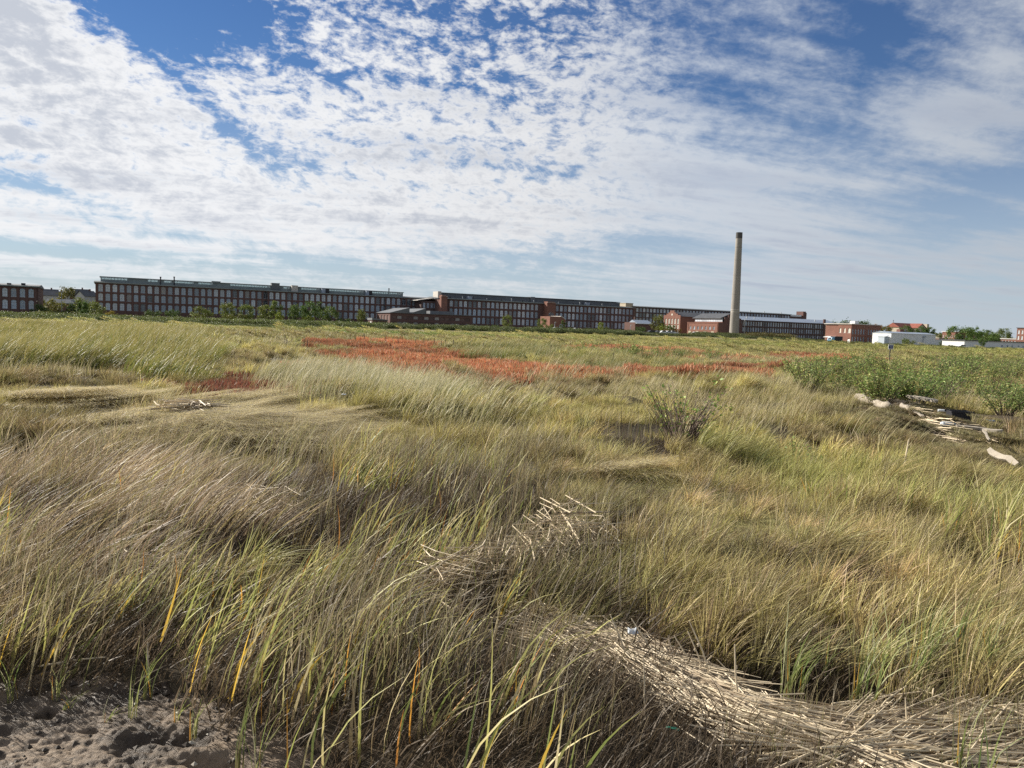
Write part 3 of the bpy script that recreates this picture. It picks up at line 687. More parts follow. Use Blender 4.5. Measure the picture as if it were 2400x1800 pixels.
MB().prism([(-.3, -.3, 3.4), (Ln2 + .2, -.3, 3.4), (Ln2 + .2, -.3, 3.7), (-.3, -.3, 4.4)], (0, 7.6, 0)).obj('roof', M_ROOF, eN2)
MB().box(-.12, .02, 1.5, 3.2, .5, 2.8).obj('door', M_DOORW, eN2)

# ---- stepped gable hall, lit on its left end
X0, Y0 = frontal(1593, 430); eO = empty('gabled_hall', (X0, Y0, 0), UANG, 'brick hall with stepped gable, round window and tall arched windows', 'building')
DO = deep(1554, X0, Y0); m_ = DO / 2
q = MB(); lcols = [(DO * (.14 + .18 * k), 1.5, [(1.5, 3.8, .3), (4.4, 6.6, .2), (7.1, 10.2, .7)]) for k in range(5)]
face_wall(q, LEFT, 0, DO, -1, 11.4, lcols, .4)
step = [(0, 11.4), (DO, 11.4), (DO, 12.0), (DO * .84, 12.0), (DO * .84, 12.8), (DO * .72, 12.8), (DO * .72, 13.5), (DO * .63, 13.5), (DO * .63, 14.6), (DO * .37, 14.6), (DO * .37, 13.5), (DO * .28, 13.5), (DO * .28, 12.8), (DO * .16, 12.8), (DO * .16, 12.0), (0, 12.0)]
q.prism([(0, s, z) for s, z in step], (.4, 0, 0)); q.box(.41, 26, .01, DO - .01, -1, 11.3); q.obj('wall', M_BRICK2, eO)
for c, w, ops in lcols:
    for a, b, r_ in ops: add_window(eO, LEFT, c, a, w - .03, b - a, r_, 'pair', M_FRAME, M_LIGHTP, inset=.12)
MB().prism([(-.06, m_ + .62 * math.cos(t * math.pi / 6), 12.3 + .62 * math.sin(t * math.pi / 6)) for t in range(12)], (.05, 0, 0)).obj('round_window', M_LIGHTP, eO)
MB().prism([(.42, -.4, 11.3), (.42, m_, 13.9), (.42, DO + .4, 11.3)], (26, 0, 0)).obj('roof', M_SLATE, eO)
# ---- power house with the row of small arched windows
X0, Y0 = frontal(1682, 400); eP = empty('power_house', (X0, Y0, 0), UANG, 'red brick power house with seven small arched windows left of the chimney', 'building')
DP = deep(1610, X0, Y0)
q = MB(); lcols = [(DP * (.13 + .127 * k), 1.35, [(4.3, 6.1, .5)]) for k in range(7)]
face_wall(q, LEFT, 0, DP, -1.5, 7.8, lcols, .35); q.box(.36, 7.9, .01, DP - .01, -1.5, 7.6)
for s in (.02, 1): q.box(-.14, -.002, DP * .98 * s - (.0 if s < .5 else .5), DP * .98 * s + (.5 if s < .5 else 0), -1.5, 7.4)
q.box(-.22, .36, -.05, DP + .05, 7.8, 8.15); q.obj('wall', M_BRICK2, eP)
for c, w, ops in lcols: add_window(eP, LEFT, c, 4.3, w - .03, 1.8, .5, 'pair', M_FRAME, M_GLASS, inset=.12)
for k in range(4): MB().box(-.05, .02, DP * (.12 + .25 * k), DP * (.12 + .25 * k) + 2.2, .2, 3.4).obj('infill_panel', M_TANW, eP)
q = MB(); q.box(3.2, 15.8, .4, DP * .92, 7.6, 8.6); q.obj('upper_wall', M_BRICK2, eP)
q = MB(); q.box(3.1, 3.25, .45, DP * .9, 9.9, 10.2)
for k in range(13): q.box(3.12, 3.24, .5 + (DP * .9 - .6) * k / 12 - .05, .5 + (DP * .9 - .6) * k / 12 + .05, 8.6, 9.9)
mo = q.obj('clerestory', M_FRAME, eP)
gp = MB().box(3.15, 3.2, .05, (DP * .9 - .6) / 12 - .05, 8.6, 9.9).mesh('pane', M_BLIND)
for k in range(12): link('pane', gp, mo).location = (0, .5 + (DP * .9 - .6) * k / 12, 0)
q = MB(); q.prism([(2.4, 1, 10.2), (9.5, 1, 12.9), (16.5, 1, 10.2), (16.5, 1, 10.5), (9.5, 1, 13.2), (2.4, 1, 10.5)], (0, DP * .92, 0)); q.prism([(3.26, 1.2, 8.61), (15.8, 1.2, 8.61), (15.8, 1.2, 10.19), (9.5, 1.2, 12.8), (3.26, 1.2, 10.19)], (0, DP * .85, 0)); q.obj('roof', M_SLATE, eP)
st = [(0, -1.5), (16, -1.5), (16, 8.2), (15, 8.2), (15, 10.6), (13, 10.6), (13, 12.2), (11.5, 12.2), (11.5, 13.4), (8.2, 13.4), (8.2, 12.2), (6, 12.2), (6, 10.9), (3.6, 10.9), (3.6, 8.2), (0, 8.2)]
MB().prism([(x + .37, -.02, z) for x, z in st], (0, -.4, 0)).obj('gable_wall', M_BRICK, eP)
# ---- low flat building with the bright roof
X0, Y0 = frontal(1488, 415); eR = empty('flat_roofed_block', (X0, Y0, 0), UANG, 'low dark brick block with bright metal roof beside the stepped gable hall', 'building')
Lr = along(1532, X0, Y0); q = MB().box(0, Lr, 0, 9, -1.5, 6.2); q.box(-.3, 0, -.3, 9.3, -1.5, 7.0); q.obj('wall', M_BRICK, eR)
MB().prism([(-.2, -.5, 6.2), (Lr + .3, -.5, 6.2), (Lr + .3, -.5, 6.45), (-.2, -.5, 6.45)], (0, 10, 0)).obj('roof', M_STONE, eR)
q = MB(); q.prism([(1.5, .2, 6.46), (1.5, 8.6, 6.46), (1.5, 5, 8.4)], (Lr - 2, 0, 0)); q.obj('roof_skylight', M_METAL, eR)

# ---- chimney stack
def chimney():
    Yc = 393; Xc = ratio(1720) * Yc
    e = empty('chimney_stack', (Xc, Yc, 0), 0, 'tall round tan chimney stack with dark band at its top', 'chimney')
    H = zat(1731, 545, Yc)
    r0, r1 = 2.5, 1.55; n = 40
    def ring(z): return r0 + (r1 - r0) * ((z + 2) / (H + 2)) ** .9
    m = bpy.data.materials.new('chimney_concrete'); m.use_nodes = True
    T = NT(m.node_tree); p = T.n['Principled BSDF']; tcn = T.n.new('ShaderNodeTexCoord'); co = tcn.outputs['Object']
    mp = T.n.new('ShaderNodeMapping'); T.l.new(co, mp.inputs[0]); mp.inputs['Scale'].default_value = (.5, .5, .06)
    c = T.mix(T.ramp(T.noise(mp.outputs[0], 1.6, 5, .6), .3, .7), (.32, .295, .26, 1), (.25, .235, .215, 1))
    c = T.mix(T.ramp(T.noise(co, 1.2, 5, .7), .5, .75, 0, .5), c, (.27, .24, .20, 1))
    T.put(p.inputs['Base Color'], c); p.inputs['Roughness'].default_value = .9
    def shaft(z0, z1, mm, name, bulge=0.0):
        zs = np.linspace(z0, z1, 14); q = MB()
        for z in zs:
            for k in range(n):
                t = 2 * math.pi * k / n; q.v.append(((ring(z) + bulge) * math.cos(t), (ring(z) + bulge) * math.sin(t), z))
        q.add([(i * n + k, i * n + (k + 1) % n, (i + 1) * n + (k + 1) % n, (i + 1) * n + k) for i in range(13) for k in range(n)] + [tuple(range(13 * n, 14 * n))], 0)
        return q.obj(name, mm, e, smooth=False)
    shaft(-2, H * .945, m, 'shaft')
    shaft(H * .945, H, M_DARKBAND, 'top_band', .04)
    for f in (.25, .27, .42, .60, .74, .86): shaft(H * f, H * f + .3, M_STONE if f < .3 else m, 'iron_band', .05)
M_DARKBAND = mat('sooty_band', (.085, .082, .08), .9, .3, .8)
chimney()

# ---- lit end building and its annex at the right of the mills
X0, Y0 = frontal(1994, 385); eE = empty('brick_end_block', (X0, Y0, 0), UANG, 'square brick block with three arched windows and white door, right of the mills', 'building')
LE = along(2062, X0, Y0); DE = deep(1963, X0, Y0)
q = MB(); ec = [(1.2 + k * 2.05 + (1.5 if k > 4 else 0), .95, [(.7, 3.0, .25), (4.4, 6.9, .3)]) for k in range(10)]
face_wall(q, FRONT, 0, LE, -1.5, 9.1, ec)
lcols = [(DE * (.16), 1.7, [(-.4, 2.2, .8), (4.8, 7.3, .6)]), (DE * .5, 1.15, [(4.8, 7.3, .5)]), (DE * .84, 1.15, [(4.8, 7.3, .5)])]
face_wall(q, LEFT, .285, DE, -1.5, 9.1, lcols); q.box(.29, LE - .01, .29, DE + 8, -1.5, 9.0); q.obj('wall', M_BRICK2, eE)
for c, w, ops in ec:
    for a, b, r_ in ops: add_window(eE, FRONT, c, a, w - .03, b - a, r_, 'pair', M_FRAMED, M_GLASS)
for c, w, ops in lcols:
    for a, b, r_ in ops: 
        if a > 1: add_window(eE, LEFT, c, a, w - .03, b - a, r_, 'none', M_FRAME, M_LIGHTP)
MB().box(.10, .16, DE * .16 - .78, DE * .16 + .78, -.5, 1.7).obj('door', M_DOORW, eE)
MB().prism([(-.5, -.5, 9.1), (LE + .5, -.5, 9.1), (LE + .5, -.5, 9.5), (-.5, -.5, 9.5)], (0, DE + 9, 0)).obj('roof', M_STONE, eE)
q = MB().box(6, 9, 3, 6, 9.5, 10.8); q.box(5.9, 9.1, 2.9, 6.1, 10.8, 10.95); q.obj('skylight', M_WHITE, eE)
Ra = MB(); da0, da1 = DE + .02, deep(1934, X0, Y0)
Ra.box(.6, 8, da0, da1, -1.5, 6.6); an = Ra.obj('annex_wall', M_BRICK2, eE)
MB().box(.3, 8.2, da0, da1 + .2, 6.6, 7.1).obj('coping', M_WHITE, an)
MB().box(2.5, 8, da0 + .5, da1, 7.1, 9.0).obj('annex_upper_wall', M_BRICKD, eE)
MB().prism([(-2.6, da0 + 1, 2.3), (.6, da0 + 1, 2.8), (.6, da0 + 1, 3.0), (-2.6, da0 + 1, 2.55)], (0, da1 - da0 - 2, 0)).obj('awning', M_WHITE, eE)

# ---- white and blue shed
X0, Y0 = frontal(2088, 370); eF = empty('metal_warehouse', (X0, Y0, 0), UANG, 'long pale blue metal warehouse with bright white end wall', 'warehouse')
LF = along(2192, X0, Y0); LF2 = along(2225, X0, Y0); DF = deep(2061, X0, Y0) + 4
q = MB().box(0, LF, 0, DF, -1.5, 5.3)
for k in range(46): q.box(LF * (k + .3) / 46, LF * (k + .7) / 46, -.05, -.002, -1.5, 5.2)
q.obj('wall', M_WHITE, eF)
MB().prism([(-.3, -.3, 5.3), (-.3, DF + .3, 5.3), (-.3, DF / 2, 6.1)], (LF + .6, 0, 0)).obj('roof', M_METAL, eF)
q = MB().box(LF + .01, LF2, .5, DF - .5, -1.5, 2.8); q.box(LF + .01, LF2 + .2, .3, DF - .3, 2.8, 3.0); q.obj('low_wing', M_WHITE, eF)
q = MB().box(-3.2, -.01, 1.2, 4.6, -1.5, 3.4); q.box(-3.4, -.01, 1.0, 4.8, 3.4, 3.6); q.obj('lean_to', M_BLUEW, eF)
MB().prism([(-.12, 1.5, 4.4), (-.12, DF - 1.5, .4), (-.12, DF - 1.5, 0.1), (-.12, 1.5, 4.1)], (.1, 0, 0)).obj('stair_rail', M_GREYW, eF)
q = MB().box(LF * .70, LF * .76, -.5, -.06, 4.0, 4.4); q.tube([(LF * .70, -.4, -1), (LF * .70, -.4, 4.2)], .12, 6); q.obj('duct', M_METAL, eF)
MB().box(LF * .44, LF * .52, DF * .6, DF * .6 + 2, 5.3, 7.4).obj('brick_stack', M_BRICK2, eF)
# ---- low white blocks at the right edge
X0, Y0 = frontal(2260, 300); eG = empty('low_white_block', (X0, Y0, 0), UANG, 'low white flat roofed block with small dark windows at the right edge of the marsh', 'building')
LG = along(2425, X0, Y0)
q = MB(); gc = [(LG * f, 1.1, [(.6, 1.3, 0)]) for f in (.52, .60, .67, .76, .83)]
face_wall(q, FRONT, 0, LG, -1.6, 2.6, gc, .2, 1); q.box(.02, LG - .02, .21, 9, -1.6, 2.5)
for k in range(12): q.box(LG * k / 12, LG * k / 12 + .1, -.06, -.002, -1.6, 2.0)
q.obj('wall', M_WHITE, eG)
for c, w, ops in gc: add_window(eG, FRONT, c, .6, w - .02, .7, 0.02, 'pair', M_FRAMED, M_GLASS)
MB().box(-.4, LG + .4, -.4, 9.4, 2.6, 2.9).obj('roof', M_SLATE, eG)

def simple_block(name, label, px0, Y, px1, z0, z1, D, wm, rm, nw=0, rows=(), left_lit=True, gable=0.0, cat='building', pane=None, fm=None, lwin=0, wf=.5):
    X0, Y0 = frontal(px0, Y); e = empty(name, (X0, Y0, 0), UANG, label, cat)
    L = along(px1, X0, Y0)
    q = MB(); cols = [(L * (k + .5) / nw, L / nw * wf, [(a, b, .15) for a, b in rows]) for k in range(nw)]
    face_wall(q, FRONT, 0, L, z0 - 3, z1, cols, .25)
    lc = [(D * (k + .5) / lwin, D / lwin * .5, [(a, b, .15) for a, b in rows]) for k in range(lwin)]
    face_wall(q, LEFT, .26, D, z0 - 3, z1, lc, .25); q.box(.27, L - .01, .27, D - .01, z0 - 3, z1 - .02); q.obj('wall', wm, e)
    for c, w, ops in cols:
        for a, b, r_ in ops: add_window(e, FRONT, c, a, w - .03, b - a, r_, 'pair', fm or M_FRAME, pane or M_GLASS)
    for c, w, ops in lc:
        for a, b, r_ in ops: add_window(e, LEFT, c, a, w - .03, b - a, r_, 'pair', fm or M_FRAME, pane or M_LIGHTP)
    if gable: MB().prism([(-.4, -.5, z1), (-.4, D + .5, z1), (-.4, D / 2, z1 + gable)], (L + .8, 0, 0)).obj('roof', rm, e)
    else: MB().box(-.4, L + .4, -.4, D + .4, z1 + .002, z1 + .4).obj('roof', rm, e)
    return e, L
def dpt(a, Y, b_): X0, Y0 = frontal(a, Y); return deep(b_, X0, Y0)
simple_block('brick_mill', 'tall brick mill with bright white windows cut by the right edge', 2432, 500, 2520, 0, 12.6, dpt(2432, 500, 2381), M_BRICK2, M_SLATE, 4, ((1.2, 3.6), (5.0, 7.4), (8.8, 11.2)), lwin=6, pane=M_LITB)
simple_block('white_roofed_block', 'low brick block with white roof fascia beside the mill at the right edge', 2381, 520, 2384, 0, 5.2, dpt(2381, 520, 2345), M_BRICK2, M_WHITE, 1, ((2.0, 4.2),), lwin=5, pane=M_LITB)
simple_block('brick_block', 'brick block behind the green trees right of the metal warehouse', 2238, 560, 2302, 0, 9.4, dpt(2238, 560, 2207), M_BRICK2, M_WHITE, 6, ((1.5, 3.4), (5.2, 7.2)), lwin=6)
simple_block('low_brick_block', 'little brick block with pale windows behind the warehouse low wing', 2200, 520, 2215, 0, 4.2, 10, M_BRICK2, M_STONE, 3, ((1.8, 3.4),), lwin=3)
# ---- hillside church
X0, Y0 = frontal(2150, 900); eKc = empty('hill_church', (X0, Y0, 0), UANG, 'tan church with red tiled roof and cross gable on the far hill', 'church')
b_ = zat(2130, 782, 900); q = MB(); q.box(-34, 18, 0, 16, b_ - 10, b_ + 7.0); q.prism([(-12, -8, b_ - 10), (2, -8, b_ - 10), (2, -8, b_ + 7), (-5, -8, b_ + 11.5), (-12, -8, b_ + 7)], (0, 8.2, 0)); q.obj('wall', M_TANW, eKc)
MB().prism([(-35, -.8, b_ + 7), (-35, 16.8, b_ + 7), (-35, 8, b_ + 12)], (54, 0, 0)).obj('roof', M_REDROOF, eKc)
MB().prism([(-13, -8.6, b_ + 7), (-5, -8.6, b_ + 12), (3, -8.6, b_ + 7), (3, -8.6, b_ + 6.4), (-5, -8.6, b_ + 11.3), (-13, -8.6, b_ + 6.4)], (0, 15, 0)).obj('cross_gable_roof', M_REDROOF, eKc)
q = MB().box(-34.2, -33.8, 7.9, 8.1, b_ + 12, b_ + 15.2); q.box(-34.2, -33.8, 7.3, 8.7, b_ + 13.9, b_ + 14.3); q.obj('cross', M_DARK, eKc)
q = MB().box(16, 19.5, 0, 5, b_ - 5, b_ + 12); q.obj('bell_tower', M_TANW, eKc)
for k in range(6):
    if abs(k - 3) > .5 or True:
        s = -31 + k * 8.2
        if not (-13 < s < 3): add_window(eKc, FRONT, s, b_ + 1.5, 1.6, 3.2, .6, 'pair', M_FRAMED, M_GLASS, inset=-.12)

# ---- houses on the left hill
def house(label, px, py_base, Y, w, d, h, g, wm, rm, rot):
    X = xat(px, py_base, Y); zb = zat(px, py_base, Y); e = empty('hill_house', (X, Y, 0), R(rot), label, 'house')
    q = MB().box(-w / 2, w / 2, -d / 2, d / 2, zb - 6, zb + h); q.prism([(-w / 2, -d / 2 + .05, zb + h), (-w / 2, d / 2 - .05, zb + h), (-w / 2, 0, zb + h + g - .2)], (w, 0, 0)); q.obj('wall', wm, e)
    MB().prism([(-w / 2 - .5, -d / 2 - .5, zb + h - .2), (-w / 2 - .5, 0, zb + h + g), (-w / 2 - .5, d / 2 + .5, zb + h - .2), (-w / 2 - .5, d / 2 + .5, zb + h + .1), (-w / 2 - .5, 0, zb + h + g + .35), (-w / 2 - .5, -d / 2 - .5, zb + h + .1)], (w + 1, 0, 0)).obj('roof', rm, e)
    MB().box(w * .2, w * .2 + .9, -.4, .5, zb + h + g * .6, zb + h + g + 1.4).obj('chimney', M_BRICK, e)
    for k in range(3): add_window(e, lambda s, dd, z: (s, -d / 2 + dd, z), -w / 2 + w * (k + .5) / 3, zb + 1.0, 1.1, 1.6, .02, 'pair', M_FRAME, M_GLASS, inset=-.08)
house('grey shingled house farthest left on the hill between the mills', 108, 700, 560, 15, 9, 3.0, 3.6, M_GREYW, M_SLATE, 20)
house('long low roofed house in the middle of the hill between the mills', 132, 703, 540, 14, 8, 2.8, 3.0, M_GREYW, M_SLATE, 12)
house('steep gabled white house on the hill beside the long mill', 181, 705, 520, 13, 9, 3.2, 4.4, M_GREYW2, M_SLATE, 28)
house('white house with grey roof tucked against the end of the long mill', 203, 705, 500, 10, 8, 2.8, 3.4, M_GREYW2, M_SLATE, 70)
house('low brown roofed house in front of the hill left of the long mill', 150, 722, 400, 14, 8, 2.4, 1.8, M_BRICK, M_ROOF, 24)

# ------------------------------------------------------------------ blade clumps and scattering
M_GRASS = leafmat('grass_blade', 0.36, 0.5, 0.3, 'inst')
M_SUCC = leafmat('glasswort_stem', 0.25, 0.5, 0.3, 'inst')

def mesh_from(V, F, C, name, m):
    me = bpy.data.meshes.new(name)
    nf = len(F); me.vertices.add(len(V)); me.vertices.foreach_set('co', np.ascontiguousarray(V, np.float32).ravel())
    k = F.shape[1]
    me.loops.add(nf * k); me.loops.foreach_set('vertex_index', F.astype(np.int32).ravel())
    me.polygons.add(nf); me.polygons.foreach_set('loop_start', np.arange(0, nf * k, k, dtype=np.int32))
    try: me.polygons.foreach_set('loop_total', np.full(nf, k, np.int32))
    except Exception: pass
    a = me.attributes.new('col', 'FLOAT_COLOR', 'POINT')
    a.data.foreach_set('color', np.concatenate([C, np.ones((len(C), 1))], 1).astype(np.float32).ravel())
    me.materials.append(m); me.update(calc_edges=True); return me

def blades(n, rad, hmin, hmax, w, lean, curl, cols, g, seg=4, spread=0.35, droop=0.0, tipcol=None, basecol=None, flat=0.0):
    """n blades: roots in a disc, bending mostly to +X. returns V, F(quads), C"""
    a = g.uniform(0, 2 * np.pi, n); rr = rad * np.sqrt(g.uniform(0, 1, n))
    x0, y0 = rr * np.cos(a), rr * np.sin(a)
    h = g.uniform(hmin, hmax, n)
    th = g.normal(0, spread * 2.2, n)
    L = h * np.clip(g.normal(lean, 0.16, n), -.15, 1.4)
    cu = np.clip(g.normal(curl, 0.25, n), 1.1, 3.2)
    wid = w * g.uniform(.6, 1.25, n)
    ph = g.uniform(0, 2 * np.pi, n)
    sx, sy = np.cos(ph), np.sin(ph)
    c = np.asarray(cols)[g.integers(0, len(cols), n)] * g.uniform(.75, 1.2, (n, 1))
    V = np.zeros((n, (seg + 1) * 2, 3)); C = np.zeros((n, (seg + 1) * 2, 3))
    for k in range(seg + 1):
        t = k / seg
        d = L * t ** cu; z = h * (t - droop * t ** 3) * (1 - flat * .4)
        z = z - 0.18 * np.abs(L) * t ** 2.2
        cx = x0 + d * np.cos(th); cyy = y0 + d * np.sin(th)
        ww = wid * (1 - t ** 2.2) * .5 + wid * .04
        V[:, 2 * k] = np.stack([cx - sx * ww, cyy - sy * ww, z], 1); V[:, 2 * k + 1] = np.stack([cx + sx * ww, cyy + sy * ww, z], 1)
        cc = c.copy()
        if basecol is not None: cc = cc + (np.asarray(basecol) - cc) * (max(0, 1 - t / .35) * .7)
        if tipcol is not None: cc = cc + (np.asarray(tipcol) - cc) * (max(0, (t - .6) / .4) * .7)
        C[:, 2 * k] = cc; C[:, 2 * k + 1] = cc
    base = (np.arange(n) * (seg + 1) * 2)[:, None]
    F = np.concatenate([base + np.array([2 * k, 2 * k + 1, 2 * k + 3, 2 * k + 2])[None] for k in range(seg)], 0)
    return V.reshape(-1, 3), F, C.reshape(-1, 3)
def joinparts(parts):
    V, F, C, o = [], [], [], 0
    for v, f, c in parts: V.append(v); F.append(f + o); C.append(c); o += len(v)
    return np.concatenate(V), np.concatenate(F), np.concatenate(C)
def library(key, count, fn, m=M_GRASS):
    c = bpy.data.collections.new('clumps_' + key)
    for k in range(count):
        g = np.random.default_rng(sum(map(ord, key)) * 31 + k)
        V, F, C = fn(g)
        c.objects.link(bpy.data.objects.new('%s_%02d' % (key, k), mesh_from(V, F, C, key, m)))
    return c, count

STRAW, GOLD, BROWN, GREEN, YEL, ORG, GREY = (.56, .49, .32), (.50, .46, .22), (.24, .19, .125), (.20, .245, .085), (.42, .42, .16), (.50, .26, .06), (.40, .365, .30)
HAYC = [GOLD, STRAW, GOLD, (.36, .33, .14), (.30, .27, .12), BROWN]
def tussocks(g, R_, nt, per, tr, hmin, hmax, w, wind, splay, cols, seg=3, dirsd=.5):
    """nt tufts in a disc of radius R_; in each the blades fan out from the middle and lean with the wind (+X)"""
    n = nt * per; ti = np.repeat(np.arange(nt), per)
    a = g.uniform(0, 2 * np.pi, nt); r = R_ * np.sqrt(g.uniform(0, 1, nt)); tc_ = np.stack([r * np.cos(a), r * np.sin(a)], 1)
    th_ = g.uniform(.55, 1.15, nt); tt = g.uniform(.62, 1.25, (nt, 1)); hue = g.normal(0, .035, (nt, 3)); td = g.normal(0, dirsd, nt); tw = np.clip(g.normal(wind, .18, nt), 0, 1.1)
    a = g.uniform(0, 2 * np.pi, n); q = np.sqrt(g.uniform(0, 1, n)); off = np.stack([np.cos(a) * q, np.sin(a) * q], 1)
    h = g.uniform(hmin, hmax, n) * th_[ti]
    D = off * (splay * h)[:, None] + np.stack([np.cos(td[ti]), np.sin(td[ti])], 1) * (tw[ti] * h)[:, None] + g.normal(0, .13, (n, 2)) * h[:, None]
    root = tc_[ti] + off * tr
    DL = np.linalg.norm(D, axis=1)
    wid = w * g.uniform(.6, 1.3, n); ph = g.uniform(0, 2 * np.pi, n); sx, sy = np.cos(ph), np.sin(ph)
    c = np.asarray(cols)[g.integers(0, len(cols), n)] * g.uniform(.7, 1.25, (n, 1)) * tt[ti] * (1 + hue[ti])
    cu = np.clip(g.normal(1.7, .3, n), 1.1, 2.6)
    V = np.zeros((n, (seg + 1) * 2, 3)); C = np.repeat(c[:, None], (seg + 1) * 2, 1)
    for k in range(seg + 1):
        t = k / seg; d = (t ** cu)[:, None] * D; z = h * t - .28 * DL * t ** 2.2
        ww = wid * ((1 - t ** 2.4) * .5 + .05)
        V[:, 2 * k] = np.stack([root[:, 0] + d[:, 0] - sx * ww, root[:, 1] + d[:, 1] - sy * ww, z], 1); V[:, 2 * k + 1] = np.stack([root[:, 0] + d[:, 0] + sx * ww, root[:, 1] + d[:, 1] + sy * ww, z], 1)
    base = (np.arange(n) * (seg + 1) * 2)[:, None]
    F = np.concatenate([base + np.array([2 * k, 2 * k + 1, 2 * k + 3, 2 * k + 2])[None] for k in range(seg)], 0)
    return V.reshape(-1, 3), F, C.reshape(-1, 3)
L_HAY = library('hay', 8, lambda g: tussocks(g, .38, 16, 62, .075, .16, .36, .0044, .38, .55, HAYC))
L_HAYM = library('haymid', 8, lambda g: tussocks(g, .66, 18, 90, .13, .16, .38, .0066, .38, .55, HAYC))
L_HAYF = library('hayfar', 6, lambda g: tussocks(g, 2.3, 30, 44, .32, .22, .48, .026, .30, .5, HAYC, 2))
L_FLAT = library('flat', 5, lambda g: blades(750, .70, .25, .60, .0075, 1.15, 1.2, [STRAW, GREY, GOLD, STRAW, BROWN], g, 3, .40, .6, flat=1.0))
L_STEM = library('stem', 8, lambda g: blades(100, .42, .22, .62, .0056, .26, 2.4, [BROWN, (.30, .245, .15), GREY, (.33, .31, .15), (.24, .25, .10), STRAW, (.19, .145, .09), (.27, .22, .14)], g, 5, .60, .02, tipcol=(.46, .40, .26)))
L_BROWN = library('brown', 6, lambda g: blades(240, .36, .05, .22, .0055, .60, 1.4, [(.12, .090, .060), (.155, .12, .08), (.085, .065, .045), (.20, .16, .11), (.10, .078, .05)], g, 3, .6))
def tufts(parts_fn, m, rad, g):
    P = []
    for k in range(m):
        a = g.uniform(0, 6.283); r = rad * math.sqrt(g.uniform()); v, f, c = parts_fn(g)
        q = g.uniform(-.5, .5); cs, sn = math.cos(q), math.sin(q)
        v = np.stack([v[:, 0] * cs - v[:, 1] * sn + r * math.cos(a), v[:, 0] * sn + v[:, 1] * cs + r * math.sin(a), v[:, 2] * g.uniform(.75, 1.1)], 1); P.append((v, f, c))
    return joinparts(P)
def cord(g, n, hm, w, rad=.10):
    a = blades(n, rad, hm * .55, hm, w, .34, 2.1, [GREEN, (.26, .29, .10), YEL, (.36, .36, .16), (.42, .38, .2), STRAW, BROWN], g, 5, .35, .05, tipcol=(.44, .40, .18), basecol=(.22, .16, .09))
    b = blades(max(1, n // 7), rad, hm * .4, hm * .8, w, .25, 1.8, [ORG, (.55, .38, .08), (.42, .20, .06)], g, 4, .5)
    return joinparts([a, b])
L_CORD = library('cord', 8, lambda g: tufts(lambda q: cord(q, 7, .62, .0115), 4, .40, g))
L_CORD1 = library('cordone', 5, lambda g: cord(g, 8, .72, .0115, .05))
L_LEAN = library('lean', 6, lambda g: blades(200, .45, .25, .58, .0064, .55, 1.6, [GREY, STRAW, (.42, .35, .24), (.34, .28, .19), GOLD, BROWN], g, 5, .26, .02))
def reed(g, n, rad):
    a = blades(n, rad, .7, 1.15, .020, .38, 2.0, [(.13, .18, .055), (.18, .22, .07), (.22, .24, .085), (.28, .26, .11)], g, 4, .3, .05, tipcol=(.44, .41, .22))
    b = blades(n, rad * .9, .45, .95, .026, .60, 1.5, [(.22, .26, .095), (.33, .33, .15), (.16, .21, .065)], g, 3, .5, .15)
    return joinparts([a, b])
L_REED = library('reed', 6, lambda g: reed(g, 180, 1.2))
L_STALK = library('stalk', 6, lambda g: blades(110, .90, .38, .78, .010, .34, 2.4, [STRAW, (.48, .44, .28), (.36, .34, .18), (.30, .30, .12)], g, 5, .22, .03, tipcol=(.58, .54, .40)))
def glass(g):
    parts = []
    n = 230
    for k in range(n):
        a = g.uniform(0, 2 * np.pi); r = 1.2 * math.sqrt(g.uniform())
        v, f, c = blades(7, .03, .10, .26, .030, .25, 1.3, [(.53, .205, .125), (.48, .165, .105), (.57, .27, .165), (.34, .16, .11), (.42, .30, .17), (.55, .22, .14)], g, 2, 1.5)
        v = v + np.array([r * math.cos(a), r * math.sin(a), 0]); parts.append((v, f, c))
    return joinparts(parts)
L_GLASS = library('glasswort', 4, glass, M_SUCC)
def scrub(g):
    n = 650; P = g.normal(0, 1, (n, 3)); P /= np.linalg.norm(P, axis=1)[:, None]; P *= (g.uniform(.35, 1, (n, 1)) ** .5)
    lump = 1 + .25 * np.sin(P[:, :1] * 5 + P[:, 1:2] * 4 + g.uniform(0, 6))
    P = P * lump * np.array([1.9, 1.5, .95]) + np.array([0, 0, .75])
    return leafquads(P, g.uniform(.14, .30, n), g, [(.10, .13, .045), (.14, .16, .06), (.18, .18, .075), (.08, .10, .04)])
def leafquads(P, s, g, cols, asp=.55, up=0.0):
    n = len(P); d = g.normal(0, 1, (n, 3)); d[:, 2] = d[:, 2] * .7 + up; d /= np.linalg.norm(d, axis=1)[:, None]
    e = g.normal(0, 1, (n, 3)); e -= (e * d).sum(1)[:, None] * d; e /= np.linalg.norm(e, axis=1)[:, None]
    s = np.asarray(s)[:, None]; tip = P + d * s; mid = P + d * s * .45
    V = np.stack([P, mid - e * s * asp * .5, tip, mid + e * s * asp * .5], 1)
    c = np.asarray(cols)[g.integers(0, len(cols), n)] * g.uniform(.75, 1.25, (n, 1))
    C = np.repeat(c[:, None], 4, 1)
    return V.reshape(-1, 3), np.arange(n * 4).reshape(n, 4), C.reshape(-1, 3)
L_SCRUB = library('scrub', 5, scrub)

